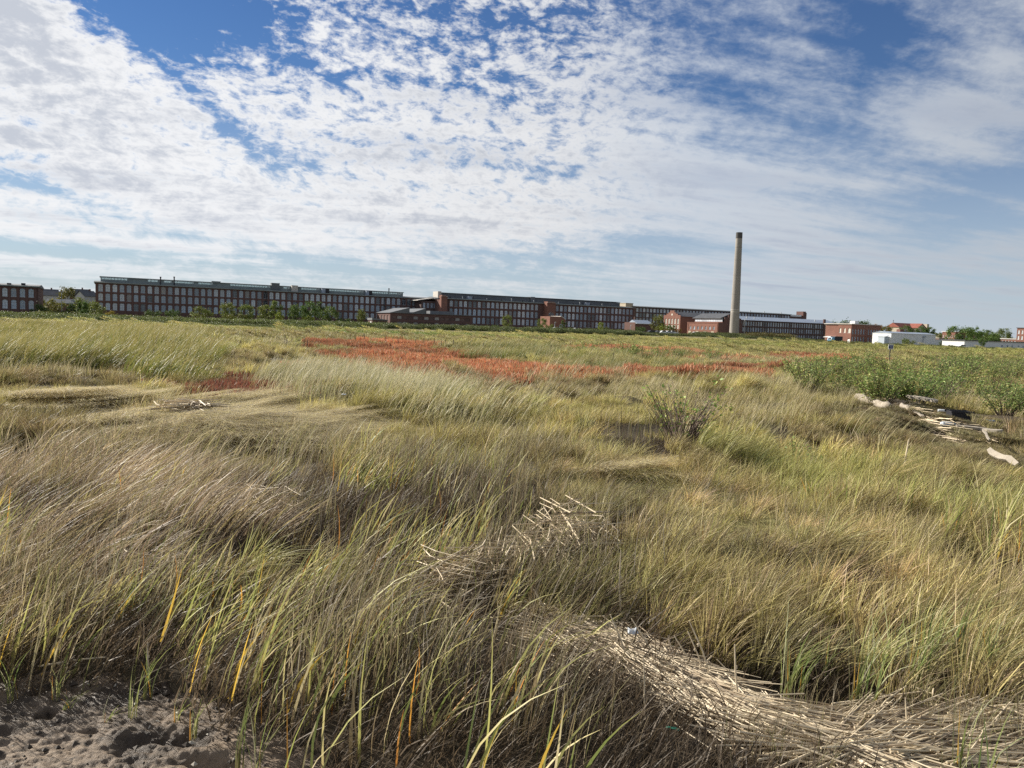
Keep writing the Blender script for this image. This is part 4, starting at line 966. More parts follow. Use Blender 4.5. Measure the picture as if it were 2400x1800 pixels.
def scatter(name, label, lib, P, rz, tilt, scl, tint, cat, tiltx=None):
    """one countless mass: points carrying rotation, scale and tint; geometry nodes set a clump on each"""
    n = len(P); me = bpy.data.meshes.new(name); me.vertices.add(n)
    me.vertices.foreach_set('co', np.ascontiguousarray(P, np.float32).ravel())
    a = me.attributes.new('rot', 'FLOAT_VECTOR', 'POINT'); a.data.foreach_set('vector', np.stack([np.zeros(n) if tiltx is None else tiltx, tilt, rz], 1).astype(np.float32).ravel())
    a = me.attributes.new('scl', 'FLOAT_VECTOR', 'POINT'); a.data.foreach_set('vector', np.ascontiguousarray(scl, np.float32).ravel())
    a = me.attributes.new('idx', 'INT', 'POINT'); a.data.foreach_set('value', rng.integers(0, lib[1], n).astype(np.int32))
    a = me.attributes.new('tint', 'FLOAT_COLOR', 'POINT'); a.data.foreach_set('color', np.concatenate([tint, np.ones((n, 1))], 1).astype(np.float32).ravel())
    o = link(name, me); tag(o, label, cat, kind='stuff')
    ng = bpy.data.node_groups.new('scatter_' + name, 'GeometryNodeTree')
    ng.interface.new_socket('Geometry', in_out='INPUT', socket_type='NodeSocketGeometry'); ng.interface.new_socket('Geometry', in_out='OUTPUT', socket_type='NodeSocketGeometry')
    N = ng.nodes; Lk_ = ng.links
    gi, go = N.new('NodeGroupInput'), N.new('NodeGroupOutput')
    ci = N.new('GeometryNodeCollectionInfo'); ci.inputs['Collection'].default_value = lib[0]; ci.inputs['Separate Children'].default_value = True; ci.inputs['Reset Children'].default_value = True
    ip = N.new('GeometryNodeInstanceOnPoints'); ip.inputs['Pick Instance'].default_value = True
    def named(nm, ty):
        q = N.new('GeometryNodeInputNamedAttribute'); q.data_type = ty; q.inputs['Name'].default_value = nm; return q.outputs['Attribute']
    er = N.new('FunctionNodeEulerToRotation'); Lk_.new(named('rot', 'FLOAT_VECTOR'), er.inputs[0])
    mp = N.new('GeometryNodeMeshToPoints'); Lk_.new(gi.outputs[0], mp.inputs[0])
    Lk_.new(mp.outputs[0], ip.inputs['Points']); Lk_.new(ci.outputs[0], ip.inputs['Instance']); Lk_.new(er.outputs[0], ip.inputs['Rotation'])
    Lk_.new(named('scl', 'FLOAT_VECTOR'), ip.inputs['Scale']); Lk_.new(named('idx', 'INT'), ip.inputs['Instance Index'])
    Lk_.new(ip.outputs[0], go.inputs[0])
    md = o.modifiers.new('scatter', 'NODES'); md.node_group = ng
    return o

def sector(r0, r1, dens, amax=41.0):
    A = R(amax); n = int((r1 * r1 - r0 * r0) * A * dens)
    r = np.sqrt(rng.uniform(r0 * r0, r1 * r1, n)); a = rng.uniform(-A, A, n)
    return r * np.sin(a), r * np.cos(a)
def pick(x, y, *masks):
    k = masks[0]
    return x[k], y[k]
anyin = lambda x, y, polys, amp, f, s=3: np.any([injit(x, y, p, amp, f, s) for p in polys], 0)
def shade(x, y, base, var, f=.5, seed=70):
    n = fbm(x * f, y * f, seed)[:, None]; m = fbm(x * f * 3.1 + 7, y * f * 3.1, seed + 5)[:, None]
    return np.asarray(base)[None] * (1 + var * (n - .5) * 2 + var * .6 * (m - .5) * 2) * rng.uniform(.86, 1.14, (len(x), 1))
def tone(x, y, lo, hi, f, seed, a=.35, b=.65):
    k = sstep(a, b, fbm(x * f, y * f, seed))[:, None]; return np.asarray(lo)[None] * (1 - k) + np.asarray(hi)[None] * k
def finish(name, label, lib, x, y, tint, lean0=.0, lean1=.5, smin=.8, smax=1.2, hk=None, dirv=.55, cat='grass', zoff=0.0, base_dir=0.0):
    z = np.maximum(terrain(x, y), -.06) + zoff
    th = base_dir + dirv * 2 * (fbm(x / 2.6, y / 2.2, 91, 3) - .5) * 2 + rng.normal(0, .18, len(x))
    tl = lean0 + (lean1 - lean0) * sstep(.30, .72, fbm(x / 1.7 + 40, y / 1.4, 95, 3)) + rng.normal(0, .07, len(x))
    s = rng.uniform(smin, smax, len(x)); h = s if hk is None else s * hk
    return scatter(name, label, lib, np.stack([x, y, z], 1), th, tl, np.stack([s, s, h], 1), tint, cat)

def bad0(x, y): return inpoly(x, y, Z_MUD) | injit(x, y, Z_WRACK, .10, 2.0) | injit(x, y, Z_WRACK2, .15, 2.0)
def bad(x, y):      # where no grass grows: mud, reed mats, holes
    b = inpoly(x, y, Z_MUDX) | injit(x, y, Z_WRACKX, .10, 2.0) | injit(x, y, Z_WRACK2, .15, 2.0)
    return b
def drift(x, y): return injit(x, y, Z_DRIFT, .25, 1.0)
def mats(x, y): return anyin(x, y, Z_MATS, .15, 1.2)
def hole(x, y): return anyin(x, y, Z_HOLES, .12, 2.0)
def flat(x, y): return anyin(x, y, Z_FLAT, .35, .8)
def red(x, y): return anyin(x, y, Z_RED, 2.2, .15) | anyin(x, y, Z_RED2, 1.4, .25)

# -- near salt hay (golden, matted, bent to the right); left side greyer and browner
x, y = sector(2.6, 10.5, 5.6)
leftness = sstep(.95, -.05, x - .04 * (y - 4) + .5 * (fbm(x * .8, y * .8, 33) - .5))
k = ~bad(x, y) & ~flat(x, y) & ~drift(x, y) & ~(mats(x, y) & (rng.uniform(size=len(x)) < .75)) & ~(hole(x, y) & (rng.uniform(size=len(x)) < .93)) & (rng.uniform(size=len(x)) < np.clip(1 - leftness * .93 - .6 * sstep(4.6, 3.6, y) * sstep(2.2, .8, x), .08, 1))
x, y = x[k], y[k]; lf = leftness[k][:, None]
t = tone(x, y, (1.05, .98, .92), (1.02, 1.10, .80), .55, 120) * (1 - lf) + tone(x, y, (.80, .74, .74), (.98, .92, .86), .6, 121) * lf
finish('salt_hay', 'matted golden green salt hay bent by wind across the near marsh', L_HAY, x, y, t * shade(x, y, (1.05, 1.05, 1.03), .28), -.05, .42, .8, 1.2, .6 + .9 * fbm(x / 1.1, y / 1.0, 77, 3))
# -- brown dead undergrowth close to the camera
x, y = sector(2.6, 8.0, 12.0)
lf = sstep(1.6, -.6, x - .05 * y)
k = ~bad0(x, y) & ~inpoly(x, y, Z_MUDX) & ~(hole(x, y) & (rng.uniform(size=len(x)) < .8)) & (rng.uniform(size=len(x)) < .35 + .6 * lf + .2 * sstep(4.8, 3.4, y))
x, y = x[k], y[k]
finish('dead_undergrowth', 'dull brown dead grass filling the foreground between the green blades', L_BROWN, x, y, shade(x, y, (1, .96, .92), .3), .0, .4, .8, 1.25)
x, y = sector(3.0, 14, 9)
k = hole(x, y) & ~bad(x, y); x, y = x[k], y[k]
finish('gap_stubble', 'short stubble tinted dark as shade in the gaps of the matted hay', L_BROWN, x, y, shade(x, y, (.7, .66, .62), .2), .0, .4, .7, 1.0, .45)  # tint darkened to paint the shadow of the hollows into the stubble
# -- upright thin stems over the dark undergrowth, left and centre foreground
x, y = sector(2.95, 11.0, 4.4)
lf = sstep(1.1, .1, x - .03 * (y - 4))
k = ~bad(x, y) & (rng.uniform(size=len(x)) < .08 + .9 * lf) & (fbm(x * 1.6, y * 1.6, 134, 2) > .45); x, y = x[k], y[k]
finish('thin_stems', 'thin upright brown and olive stems standing over the dark foreground undergrowth', L_STEM, x, y, shade(x, y, (.80, .78, .75), .3), -.08, .22, .75, 1.15, .6 + .7 * fbm(x / .9, y / .9, 79, 3), dirv=.35)
x, y = sector(2.95, 5.2, 9.0)
k = (injit(x, y, Z_WRACKX, .1, 2) | injit(x, y, Z_WRACK2, .1, 2)) & (rng.uniform(size=len(x)) < .30); x, y = x[k], y[k]
finish('stray_stems', 'stray brown stems poking up through the bleached reed straw', L_STEM, x, y, shade(x, y, (.8, .78, .74), .3), -.1, .25, .35, .6, .9, dirv=1.2)
# -- grey straw leaning stems, left foreground
x, y = sector(3.2, 13, 3.6)
pl = gpoly([(-500, 1080), (420, 1090), (620, 1200), (560, 1400), (250, 1530), (-500, 1560)])
k = injit(x, y, pl, .5, .6) & ~bad(x, y); x, y = x[k], y[k]
finish('leaning_straw', 'pale grey straw stems leaning right in the left foreground', L_LEAN, x, y, shade(x, y, (1.1, 1.0, .96), .25), .1, .5, .75, 1.15, dirv=.2)
# -- green and yellow cordgrass blades, foreground
x, y = sector(2.9, 11, 6.0)
pl = gpoly([(-300, 1230), (120, 1330), (420, 1110), (720, 1030), (1100, 1080), (1260, 1260), (1230, 1420), (1420, 1560), (1560, 1760), (1700, 2100), (520, 2100), (500, 1700), (330, 1590), (-300, 1590)])
k = injit(x, y, pl, .35, .8) & ~inpoly(x, y, Z_MUD) & ~injit(x, y, Z_WRACK, .05, 2) & (fbm(x * 1.1, y * 1.1, 130, 3) > .50); x, y = x[k], y[k]
finish('cordgrass', 'arching green and yellow cordgrass blades in the foreground', L_CORD, x, y, shade(x, y, (1.22, 1.18, 1.0), .25), -.05, .25, .72, 1.15, dirv=.35)
x, y = sector(4.6, 11.5, 20)
pls = [gpoly(p) for p in ([(1880, 1190), (1990, 1175), (2010, 1230), (1900, 1240)], [(2190, 1240), (2420, 1180), (2450, 1320), (2300, 1340), (2190, 1300)], [(2060, 1200), (2160, 1190), (2170, 1230), (2080, 1240)], [(1560, 1300), (1660, 1290), (1650, 1330)])]
k = anyin(x, y, pls, .12, 1.5); x, y = x[k], y[k]
finish('cordgrass_tufts', 'bright yellow green cordgrass tufts standing above the hay on the right', L_CORD1, x, y, shade(x, y, (1.25, 1.25, 1.05), .15), -.05, .15, .75, 1.05, dirv=.3)
x, y = sector(2.7, 5.6, 30)
pl = gpoly([(1750, 1560), (2080, 1540), (2420, 1600), (2420, 1660), (2050, 1660), (1800, 1640)])
k = injit(x, y, pl, .12, 1.5) | (injit(x, y, Z_WRACK2, .1, 2) & (rng.uniform(size=len(x)) < .22)); x, y = x[k], y[k]
finish('green_shoots', 'thin green shoots rising through the dark gap behind the reed straw', L_CORD1, x, y, shade(x, y, (.80, .95, .80), .2), -.1, .2, .45, .75, dirv=.6)
# -- shoots standing alone on the mud
pts = [gnd(*q) for q in ((155, 1640), (245, 1665), (310, 1665), (410, 1660), (345, 1612), (30, 1622), (130, 1615), (560, 1770), (600, 1790), (450, 1700))]
x = np.array([p[0] for p in pts]); y = np.array([p[1] for p in pts])
scatter('mud_shoots', 'few short green shoots growing alone out of the mud', L_CORD1, np.stack([x, y, np.full(len(x), -.06)], 1), rng.uniform(-1, 1, len(x)), np.zeros(len(x)), np.stack([np.full(len(x), .40)] * 2 + [np.array([.2, .16, .45, .22, .5, .5, .35, .55, .5, .4])], 1), shade(x, y, (.95, 1.05, .9), .1), 'grass')
# -- middle marsh hay
x, y = sector(10, 42, 1.55)
k = ~flat(x, y) & ~(red(x, y) & (rng.uniform(size=len(x)) < .82)) & ~hole(x, y) & ~drift(x, y)
x, y = x[k], y[k]
t = tone(x, y, (.80, .74, .70), (1.10, 1.08, .84), .28, 140, .38, .60)
finish('salt_hay', 'swirled tan salt hay with cowlicks over the middle marsh', L_HAYM, x, y, t * shade(x, y, (1.05, 1.03, 1.0), .25, .3), -.05, .45, .8, 1.2, .45 + .95 * fbm(x / 2.2, y / 1.6, 78, 3), dirv=.7)
# -- flattened pale hay
x, y = sector(9, 28, 9)
k = flat(x, y); x, y = x[k], y[k]
finish('flattened_hay', 'pale hay pressed flat around the driftwood branch on the left', L_FLAT, x, y, shade(x, y, (1.30, 1.26, 1.12), .2), -.08, .10, .8, 1.2, .55, .6, zoff=.05)
x, y = sector(5, 12, 16)
k = mats(x, y); x, y = x[k], y[k]
finish('hay_mats', 'yellow green hay lying flat in swirls right of centre', L_FLAT, x, y, shade(x, y, (.95, 1.0, .72), .2), -.08, .12, .6, .9, .6, .9, zoff=.04)
# -- stubble under the driftwood
x, y = sector(9, 22, 6)
k = drift(x, y); x, y = x[k], y[k]
finish('drift_stubble', 'short dull stubble around the driftwood and sticks', L_HAYM, x, y, shade(x, y, (.72, .68, .66), .2), -.05, .3, .5, .8, .42)
# -- tall line of stems across the middle, and loose stalks everywhere
x, y = sector(11, 40, 2.4)
k = injit(x, y, Z_TALL, .8, .5); x, y = x[k], y[k]
finish('tall_stalks', 'tall dark based stems with pale drooping tips across the middle left', L_STALK, x, y, shade(x, y, (1.0, 1.0, .95), .2), -.05, .25, .8, 1.15, dirv=.25)
x, y = sector(9, 60, .34)
k = (fbm(x * .22, y * .22, 150) > .52) & ~flat(x, y) & ~red(x, y); x, y = x[k], y[k]
finish('loose_stalks', 'scattered straw stalks with drooping tips over the middle marsh', L_STALK, x, y, shade(x, y, (1.05, 1.0, .92), .2), .0, .3, .7, 1.05, dirv=.3)
x, y = sector(10, 24, 2)
pl = gpoly([(1480, 900), (2000, 930), (2080, 985), (1850, 1010), (1500, 985)])
k = injit(x, y, pl, 1.0, .4); x, y = x[k], y[k]
finish('standing_straw', 'upright golden straw grass left of the driftwood log', L_STALK, x, y, shade(x, y, (.98, .92, .78), .2), -.05, .25, .55, .85, dirv=.25)
# -- green reed stand on the left
x, y = sector(16, 80, 1.1)
k = injit(x, y, Z_REED, 2.0, .2); x, y = x[k], y[k]
finish('reed_stand', 'dense silvery green reeds leaning right at the left of the marsh', L_REED, x, y, shade(x, y, (1.12, 1.0, .80), .25), -.05, .25, .75, 1.1, dirv=.25, cat='reeds')
x, y = sector(28, 75, .32)
pl = gpoly([(1050, 830), (1250, 822), (1500, 838), (1700, 850), (1640, 872), (1430, 882), (1200, 868), (1080, 850)])
k = injit(x, y, pl, 3, .12); x, y = x[k], y[k]
finish('pale_reeds', 'pale plumed reeds behind the red patch in the middle distance', L_REED, x, y, shade(x, y, (1.15, 1.05, .95), .2), -.05, .25, .5, .85, dirv=.25, cat='reeds')
# -- red glasswort
x, y = sector(18, 130, .95)
k = anyin(x, y, Z_RED, 2.6, .2) & (fbm(x * .3, y * .3, 175, 3) > .41); x, y = x[k], y[k]; far_k = 1 + .9 * sstep(40, 80, y)
finish('glasswort', 'bright red glasswort carpet in the middle of the marsh', L_GLASS, x, y, shade(x, y, (1.08, 1.12, 1.06), .25, .25) * tone(x, y, (.80, .84, .76), (1.14, 1.22, 1.08), .35, 160), -.1, .1, .8, 1.3, far_k, dirv=3, cat='glasswort')
x, y = sector(18, 60, .85)
k = anyin(x, y, Z_RED2, 1.6, .3) & (fbm(x * .45, y * .45, 170) > .47); x, y = x[k], y[k]
finish('glasswort', 'dull maroon glasswort patch behind the tall stems on the left', L_GLASS, x, y, shade(x, y, (.70, .72, .72), .25, .3), -.1, .1, .7, 1.1, dirv=3, cat='glasswort')
# -- far marsh
x, y = sector(40, 120, .21)
k = ~(red(x, y) & (rng.uniform(size=len(x)) < .85)); x, y = x[k], y[k]
t = tone(x, y, (.86, .84, .72), (1.05, 1.08, .80), .05, 180)
finish('far_marsh_grass', 'tan green marsh grass beyond the red patch', L_HAYF, x, y, t * shade(x, y, (.96, .96, .92), .2, .08), .0, .25, .7, 1.05, .95)
x, y = sector(120, 330, .05)
k = y < np.where(x < -30, 168, 168 + 70 * sstep(-30, 10, x) - 45 * sstep(90, 130, x)) + 14 * (fbm(x * .02, x * 0, 7) - .5); x, y = x[k], y[k]
t = tone(x, y, (.84, .92, .66), (1.08, 1.10, .84), .03, 181) * tone(x * .15, y, (.9, .95, .88), (1.06, 1.05, 1), .06, 182)
finish('distant_marsh_grass', 'even pale green band of marsh grass reaching the far bank', L_HAYF, x, y, t * shade(x, y, (1, 1, .95), .16, .04), .0, .2, 1.3, 2.1, .55)
# -- low green scrub strip far left of centre, dark scrub along the far bank, one row coloured as bank shade
def strip(px0, px1, Y0, Y1, n, jit, s0, s1, tint, seed):
    g = np.random.default_rng(seed); u = g.uniform(0, 1, n); X = np.empty(n); Yv = Y0 + (Y1 - Y0) * u + g.normal(0, jit, n)
    X = np.array([ratio(px0 + (px1 - px0) * a) for a in u]) * Yv
    return X, Yv, g.uniform(s0, s1, n), np.asarray(tint)[None] * g.uniform(.75, 1.25, (n, 1))
S = [strip(*a) for a in ((-150, 660, 172, 172, 420, .6, .30, .48, (.75, .78, .62), 2), (-150, 250, 186, 188, 200, .8, .28, .42, (1.9, 2.0, 1.4), 11), (250, 820, 190, 200, 300, 1.0, .30, .46, (1.7, 1.8, 1.3), 12), (-150, 900, 205, 222, 560, 1.5, .40, .75, (.95, 1.0, .8), 13),  # first row: dark tint stands in for the shaded face of the creek bank
     (-150, 900, 238, 262, 620, 4.0, .7, 1.3, (1.15, 1.2, .95), 1), (820, 1330, 205, 225, 90, 1, .3, .5, (.8, .8, .7), 3),
     (860, 1500, 262, 280, 420, 2.5, .7, 1.25, (.95, 1.0, .9), 4), (1150, 1900, 268, 300, 520, 3.0, .45, .8, (.85, .88, .78), 5), (1620, 1790, 300, 320, 120, 4, .6, 1.15, (.9, .9, .75), 6),
     (1760, 1850, 300, 315, 60, 3, .9, 1.6, (1.1, .85, .75), 7), (2070, 2430, 252, 262, 150, 2, .4, .8, (1.1, 1.1, .9), 8), (1850, 2070, 300, 330, 60, 3, .4, .8, (1.1, 1.1, .9), 10), (90, 230, 255, 300, 60, 8, .8, 1.5, (1.2, 1.1, .85), 14))]
x, y, s, t = [np.concatenate([q[i] for q in S]) for i in range(4)]
scatter('bank_scrub', 'dark low scrub lining the far bank in front of the mills, one row painted as its shaded face', L_SCRUB, np.stack([x, y, terrain(x, y) - .15], 1), rng.uniform(0, 6.3, len(x)), np.zeros(len(x)), np.stack([s * 1.2, s * 1.2, s], 1), t, 'scrub')
S = [strip(800, 1300, 118, 150, 260, 9, .35, .6, (1.7, 1.9, 1.3), 21), strip(1480, 2400, 108, 122, 90, 8, .18, .34, (1.4, 1.4, 1.1), 22)]
x, y, s, t = [np.concatenate([q[i] for q in S]) for i in range(4)]
scatter('marsh_elder_strip', 'low green shrub strip in front of the bricked-up workshop', L_SCRUB, np.stack([x, y, terrain(x, y) - .1], 1), rng.uniform(0, 6.3, len(x)), np.zeros(len(x)), np.stack([s * 1.2, s * 1.2, s], 1), t, 'scrub')

# ------------------------------------------------------------------ trees
M_LEAF = leafmat('tree_leaf', 0.30, 0.55, 0.25, 'obj')
M_BARK = mat('bark', (.13, .105, .085), .95, .3, 3, .4)
def tree_proto(g, n_cl, per, rx, rz, base, shape, leaf, cols):
    """returns trunk mesh, crown mesh for a tree of height 1"""
    tm = MB(); trunk_top = base + (1 - base) * .55
    tm.tube([(0, 0, -.06), (.005, .0, base * .6), (.012, .01, base), (-.01, .0, trunk_top)], [.030, .022, .019, .006], 6)
    cen = []
    for k in range(n_cl):
        while True:
            p = g.uniform(-1, 1, 3)
            if np.dot(p, p) < 1: break
        hz = (p[2] + 1) / 2
        if shape == 'cone': wd = (1 - hz) * .95 + .08
        elif shape == 'willow': wd = .75 + .4 * math.sin(hz * 3.1)
        else: wd = math.sqrt(max(0.05, 1 - (p[2]) ** 2)) * 1.05
        a = math.atan2(p[1], p[0]); q = math.hypot(p[0], p[1]) ** .6
        cen.append((rx * wd * q * math.cos(a), rx * wd * q * math.sin(a), base + (1 - base) * (.06 + .88 * hz)))
    for c in cen[:max(5, n_cl // 3)]:
        s = min(max(c[2] * .6, base * .7), trunk_top * .95)
        tm.tube([(0, 0, s), (c[0] * .5, c[1] * .5, (s + c[2]) * .52), c], [.010, .007, .003], 4)
    parts = []
    for c in cen:
        r = g.uniform(.55, 1.15) * rx * .36
        P = g.normal(0, .5, (per, 3)) * np.array([r, r, r * .8]) + np.array(c)
        parts.append(leafquads(P, g.uniform(.7, 1.3, per) * leaf, g, [np.array(cl) for cl in cols], .6, .1))
    V, F, C = joinparts(parts)
    return tm.mesh('trunk', M_BARK), mesh_from(V, F, C, 'crown', M_LEAF)
LEAFC = [(.11, .16, .045), (.14, .19, .055), (.09, .13, .04), (.17, .20, .07)]
PROTO = {}
for kk, args in {'round': (26, 85, .38, 0, .16, 'round', .055, LEAFC), 'round2': (20, 90, .46, 0, .12, 'round', .06, LEAFC), 'cone': (24, 80, .30, 0, .06, 'cone', .05, LEAFC),
                 'willow': (30, 90, .42, 0, .05, 'willow', .055, LEAFC), 'bush': (22, 90, .62, 0, .02, 'round', .075, LEAFC), 'tall': (24, 80, .24, 0, .10, 'round', .045, LEAFC)}.items():
    PROTO[kk] = [tree_proto(np.random.default_rng(200 + i + len(kk)), *args) for i in range(2)]
def plant(name, label, proto, px, py_base, py_top, Y, tint, wide=1.0, group=None, cat='tree', zfix=None):
    X = xat(px, (py_base + py_top) / 2, Y); zt = zat(px, py_top, Y); zb = tz(X, Y) if zfix is None else zfix
    h = max(.6, (zt - zb) * 1.10)
    e = empty(name, (X, Y, zb), random.uniform(0, 6.28), label, cat, group)
    tm, cm = PROTO[proto][random.randrange(2)]
    for nm, me in (('trunk', tm), ('crown', cm)):
        o = link(nm, me, e); o.scale = (h * wide, h * wide, h)
        o.color = (tint[0], tint[1], tint[2], 1)
    return e
GR, DG, OL, YG, AU, RS = (1, 1, 1), (.62, .72, .62), (1.25, 1.1, .8), (1.7, 1.5, .75), (1.7, 1.1, .6), (1.6, .75, .5)
T = [('bush', 'dark bush at the right end of the mill cut by the left edge', 92, 728, 716, 262, DG, 1.0),
     ('bush', 'broad brown autumn tree between the two left mills', 118, 728, 698, 320, (1.3, .95, .75), 1.1),
     ('round', 'rust tinged tree on the hill between the houses', 158, 705, 676, 500, (1.25, .9, .7), 1.0),
     ('cone', 'dark narrow conifer by the lamp post left of the long mill', 167, 735, 708, 280, DG, 1.1),
     ('bush', 'pale olive bush at the left corner of the long mill', 196, 735, 703, 300, OL, 1.0),
     ('cone', 'dark green conifer in front of the pale olive bush', 200, 738, 710, 262, (.75, .9, .75), 1.1),
     ('cone', 'thin dark conifer between lamp post and dark green conifer', 186, 738, 710, 285, (.6, .75, .6), .9),
     ('bush', 'olive bush hugging the corner wall of the long mill', 221, 735, 712, 290, OL, 1.0),
     ('bush', 'tiny orange bush below the first windows of the long mill', 259, 738, 731, 258, (2.2, 1.3, .5), 1.0),
     ('bush', 'dark clump standing out on the marsh edge below the mill corner', 245, 748, 740, 200, (.5, .55, .45), 1.5),
     ('bush', 'dark bush against the long mill above the bank, leftmost', 358, 740, 724, 300, DG, 1.0),
     ('bush', 'dark bush against the long mill beside a tall arched bay', 404, 740, 724, 300, DG, 1.0),
     ('bush', 'low rounded willowy shrub before the long mill', 470, 741, 722, 290, OL, 1.2),
     ('willow', 'spreading olive tree before the long mill, left of a gap', 533, 742, 713, 290, OL, .95),
     ('willow', 'spreading olive tree before the long mill, right of the olive pair', 575, 744, 717, 290, (1.1, 1.05, .8), 1.0),
     ('bush', 'brownish low shrub under the two spreading olive trees', 556, 744, 732, 285, (1.3, 1.05, .8), 1.3),
     ('willow', 'pale willowy tree left of the dark tree group', 622, 748, 718, 285, OL, .95),
     ('tall', 'tall pointed tree at the left of the dark tree group', 647, 752, 708, 280, (1.15, 1.1, .8), 1.2),
     ('round', 'yellowish low tree at the front of the dark tree group', 655, 758, 734, 270, YG, .9),
     ('round', 'dark green tree in the middle of the dark tree group', 692, 760, 717, 275, (.85, .95, .75), .95),
     ('round2', 'tall dark tree at the right of the dark tree group', 729, 756, 711, 280, (.8, .95, .75), .95),
     ('tall', 'darkest tree at the back of the dark tree group', 752, 754, 710, 290, DG, 1.1),
     ('bush', 'yellow green bush at the foot of the dark tree group', 722, 758, 738, 272, YG, .9),
     ('round', 'rounded green tree right of the dark tree group', 776, 760, 721, 275, (1.0, 1.05, .8), .9),
     ('round', 'brown green tree left of the bricked-up workshop', 848, 762, 727, 300, (1.1, .95, .7), .8),
     ('bush', 'dark shrub at the left of the brown green tree', 806, 760, 744, 285, DG, 1.1),
     ('round2', 'round olive tree right of the bricked-up workshop', 1188, 774, 741, 330, OL, .8),
     ('bush', 'dark shrub between workshop and round olive tree', 1160, 774, 760, 330, DG, 1.2),
     ('bush', 'small dark shrub beside the workshop wall', 1131, 774, 762, 330, DG, 1.0),
     ('round2', 'big round tree before the second stair tower', 1271, 774, 748, 340, (1.1, 1.05, .75), .9),
     ('bush', 'green mound of shrub left of the entrance block', 1290, 776, 762, 335, OL, 1.3),
     ('tall', 'dark narrow tree before the curved coping', 1320, 776, 752, 345, DG, 1.1),
     ('bush', 'low green shrub right of the entrance block', 1326, 778, 770, 330, (1.2, 1.2, .8), 1.4),
     ('bush', 'dark rounded shrub below the second mill basement', 1383, 779, 768, 335, DG, 1.2),
     ('willow', 'pale feathery willow before the second mill', 1408, 780, 757, 340, YG, .7),
     ('round', 'lower feathery willow at the right of the pale one', 1422, 780, 765, 340, OL, .9),
     ('bush', 'dark bush before the flat roofed block', 1502, 781, 764, 350, DG, 1.0),
     ('willow', 'tall thin brown tree left of the stepped gable', 1542, 782, 742, 380, (1.2, .95, .75), .75),
     ('round', 'yellow green tree before the stepped gable', 1555, 782, 759, 375, YG, .8),
     ('round', 'deep green tree at the foot of the stepped gable', 1573, 783, 758, 372, (.9, 1.0, .75), .8),
     ('bush', 'rusty leafed bush at the corner of the stepped gable hall', 1588, 784, 768, 370, RS, .7),
     ('bush', 'grey green scrub mound before the power house', 1662, 790, 779, 330, (1.1, 1.1, .9), 1.4),
     ('bush', 'pale round bush before the metal roofed mill', 1816, 797, 784, 350, (1.6, 1.4, 1.1), .8),
     ('bush', 'brown brush thicket before the metal roofed mill', 1832, 800, 784, 345, (1.4, .8, .7), 1.5),
     ('round', 'small round tree against the pale blue warehouse', 2122, 809, 791, 330, (1.0, 1.0, .8), .8),
     ('bush', 'grey shrub at the foot of the warehouse wall', 2133, 811, 795, 325, (1.1, 1.0, .9), .8),
     ('tall', 'narrow dark shrub before the warehouse low wing', 2205, 812, 800, 330, DG, 1.1),
     ('round2', 'largest green tree behind the right end of the warehouse', 2238, 808, 768, 430, (.85, 1.05, .8), .85),
     ('round2', 'second large green tree beside the biggest one on the right', 2268, 808, 770, 425, (.9, 1.05, .8), .85),
     ('round', 'green tree rising behind the two large right hand trees', 2284, 800, 764, 480, (.8, 1.0, .75), .8),
     ('bush', 'low green bush at the foot of the large right hand trees', 2290, 812, 790, 380, (.8, .95, .7), 1.0),
     ('round', 'dark tree standing in front of the low white block', 2304, 818, 788, 285, (.7, .85, .65), .6),
     ('round2', 'broad green tree behind the low white block', 2325, 806, 783, 380, (.85, 1.0, .75), 1.0),
     ('round', 'far green tree above the white roof at the right', 2310, 795, 775, 620, (.9, 1.0, .8), 1.0),
     ('round', 'far pale tree near the mill at the right edge', 2352, 795, 772, 640, (1.1, 1.05, .9), 1.0),
     ('round', 'far tree left of the far pale tree at the right', 2332, 797, 776, 620, (1.0, 1.05, .8), 1.0),
     ('bush', 'tree row clump on the far hill behind the brick end block', 1985, 790, 756, 800, (.7, .8, .7), 1.2),
     ('bush', 'dark tree crowns left of the skylight on the brick end block', 2005, 790, 756, 780, (.6, .7, .6), 1.0),
     ('round2', 'dark tree crown above the roof of the brick end block', 2022, 790, 755, 780, (.6, .7, .6), 1.0),
     ('round', 'red autumn tree on the hill left of the church', 2056, 785, 758, 850, (2.2, .8, .6), 1.0),
     ('round', 'brown tree left of the hill church', 2077, 786, 761, 840, (1.3, .9, .7), 1.0),
     ('round2', 'green tree in front of the hill church cross gable', 2125, 790, 765, 800, (.8, .95, .75), 1.0),
     ('round', 'green tree at the right of the hill church', 2160, 790, 767, 800, (.8, .95, .75), 1.1),
     ('round', 'dark tree at the far right of the hill church', 2178, 790, 768, 800, (.75, .9, .7), 1.1),
     ('bush', 'low tree on the slope right of the hill church', 2198, 792, 778, 760, (.9, .85, .7), 1.2),
     ('bush', 'dark tree on the left horizon behind the metal roofed mill', 1950, 790, 758, 850, (.6, .7, .6), 1.3)]
for p, lab, px, pb, pt, Y, tint, wd in T:
    nm = 'shrub' if (p == 'bush' and Y < 400) else 'tree'
    plant(nm, lab, p, px, pb, pt, Y, tint, wd, cat=nm)

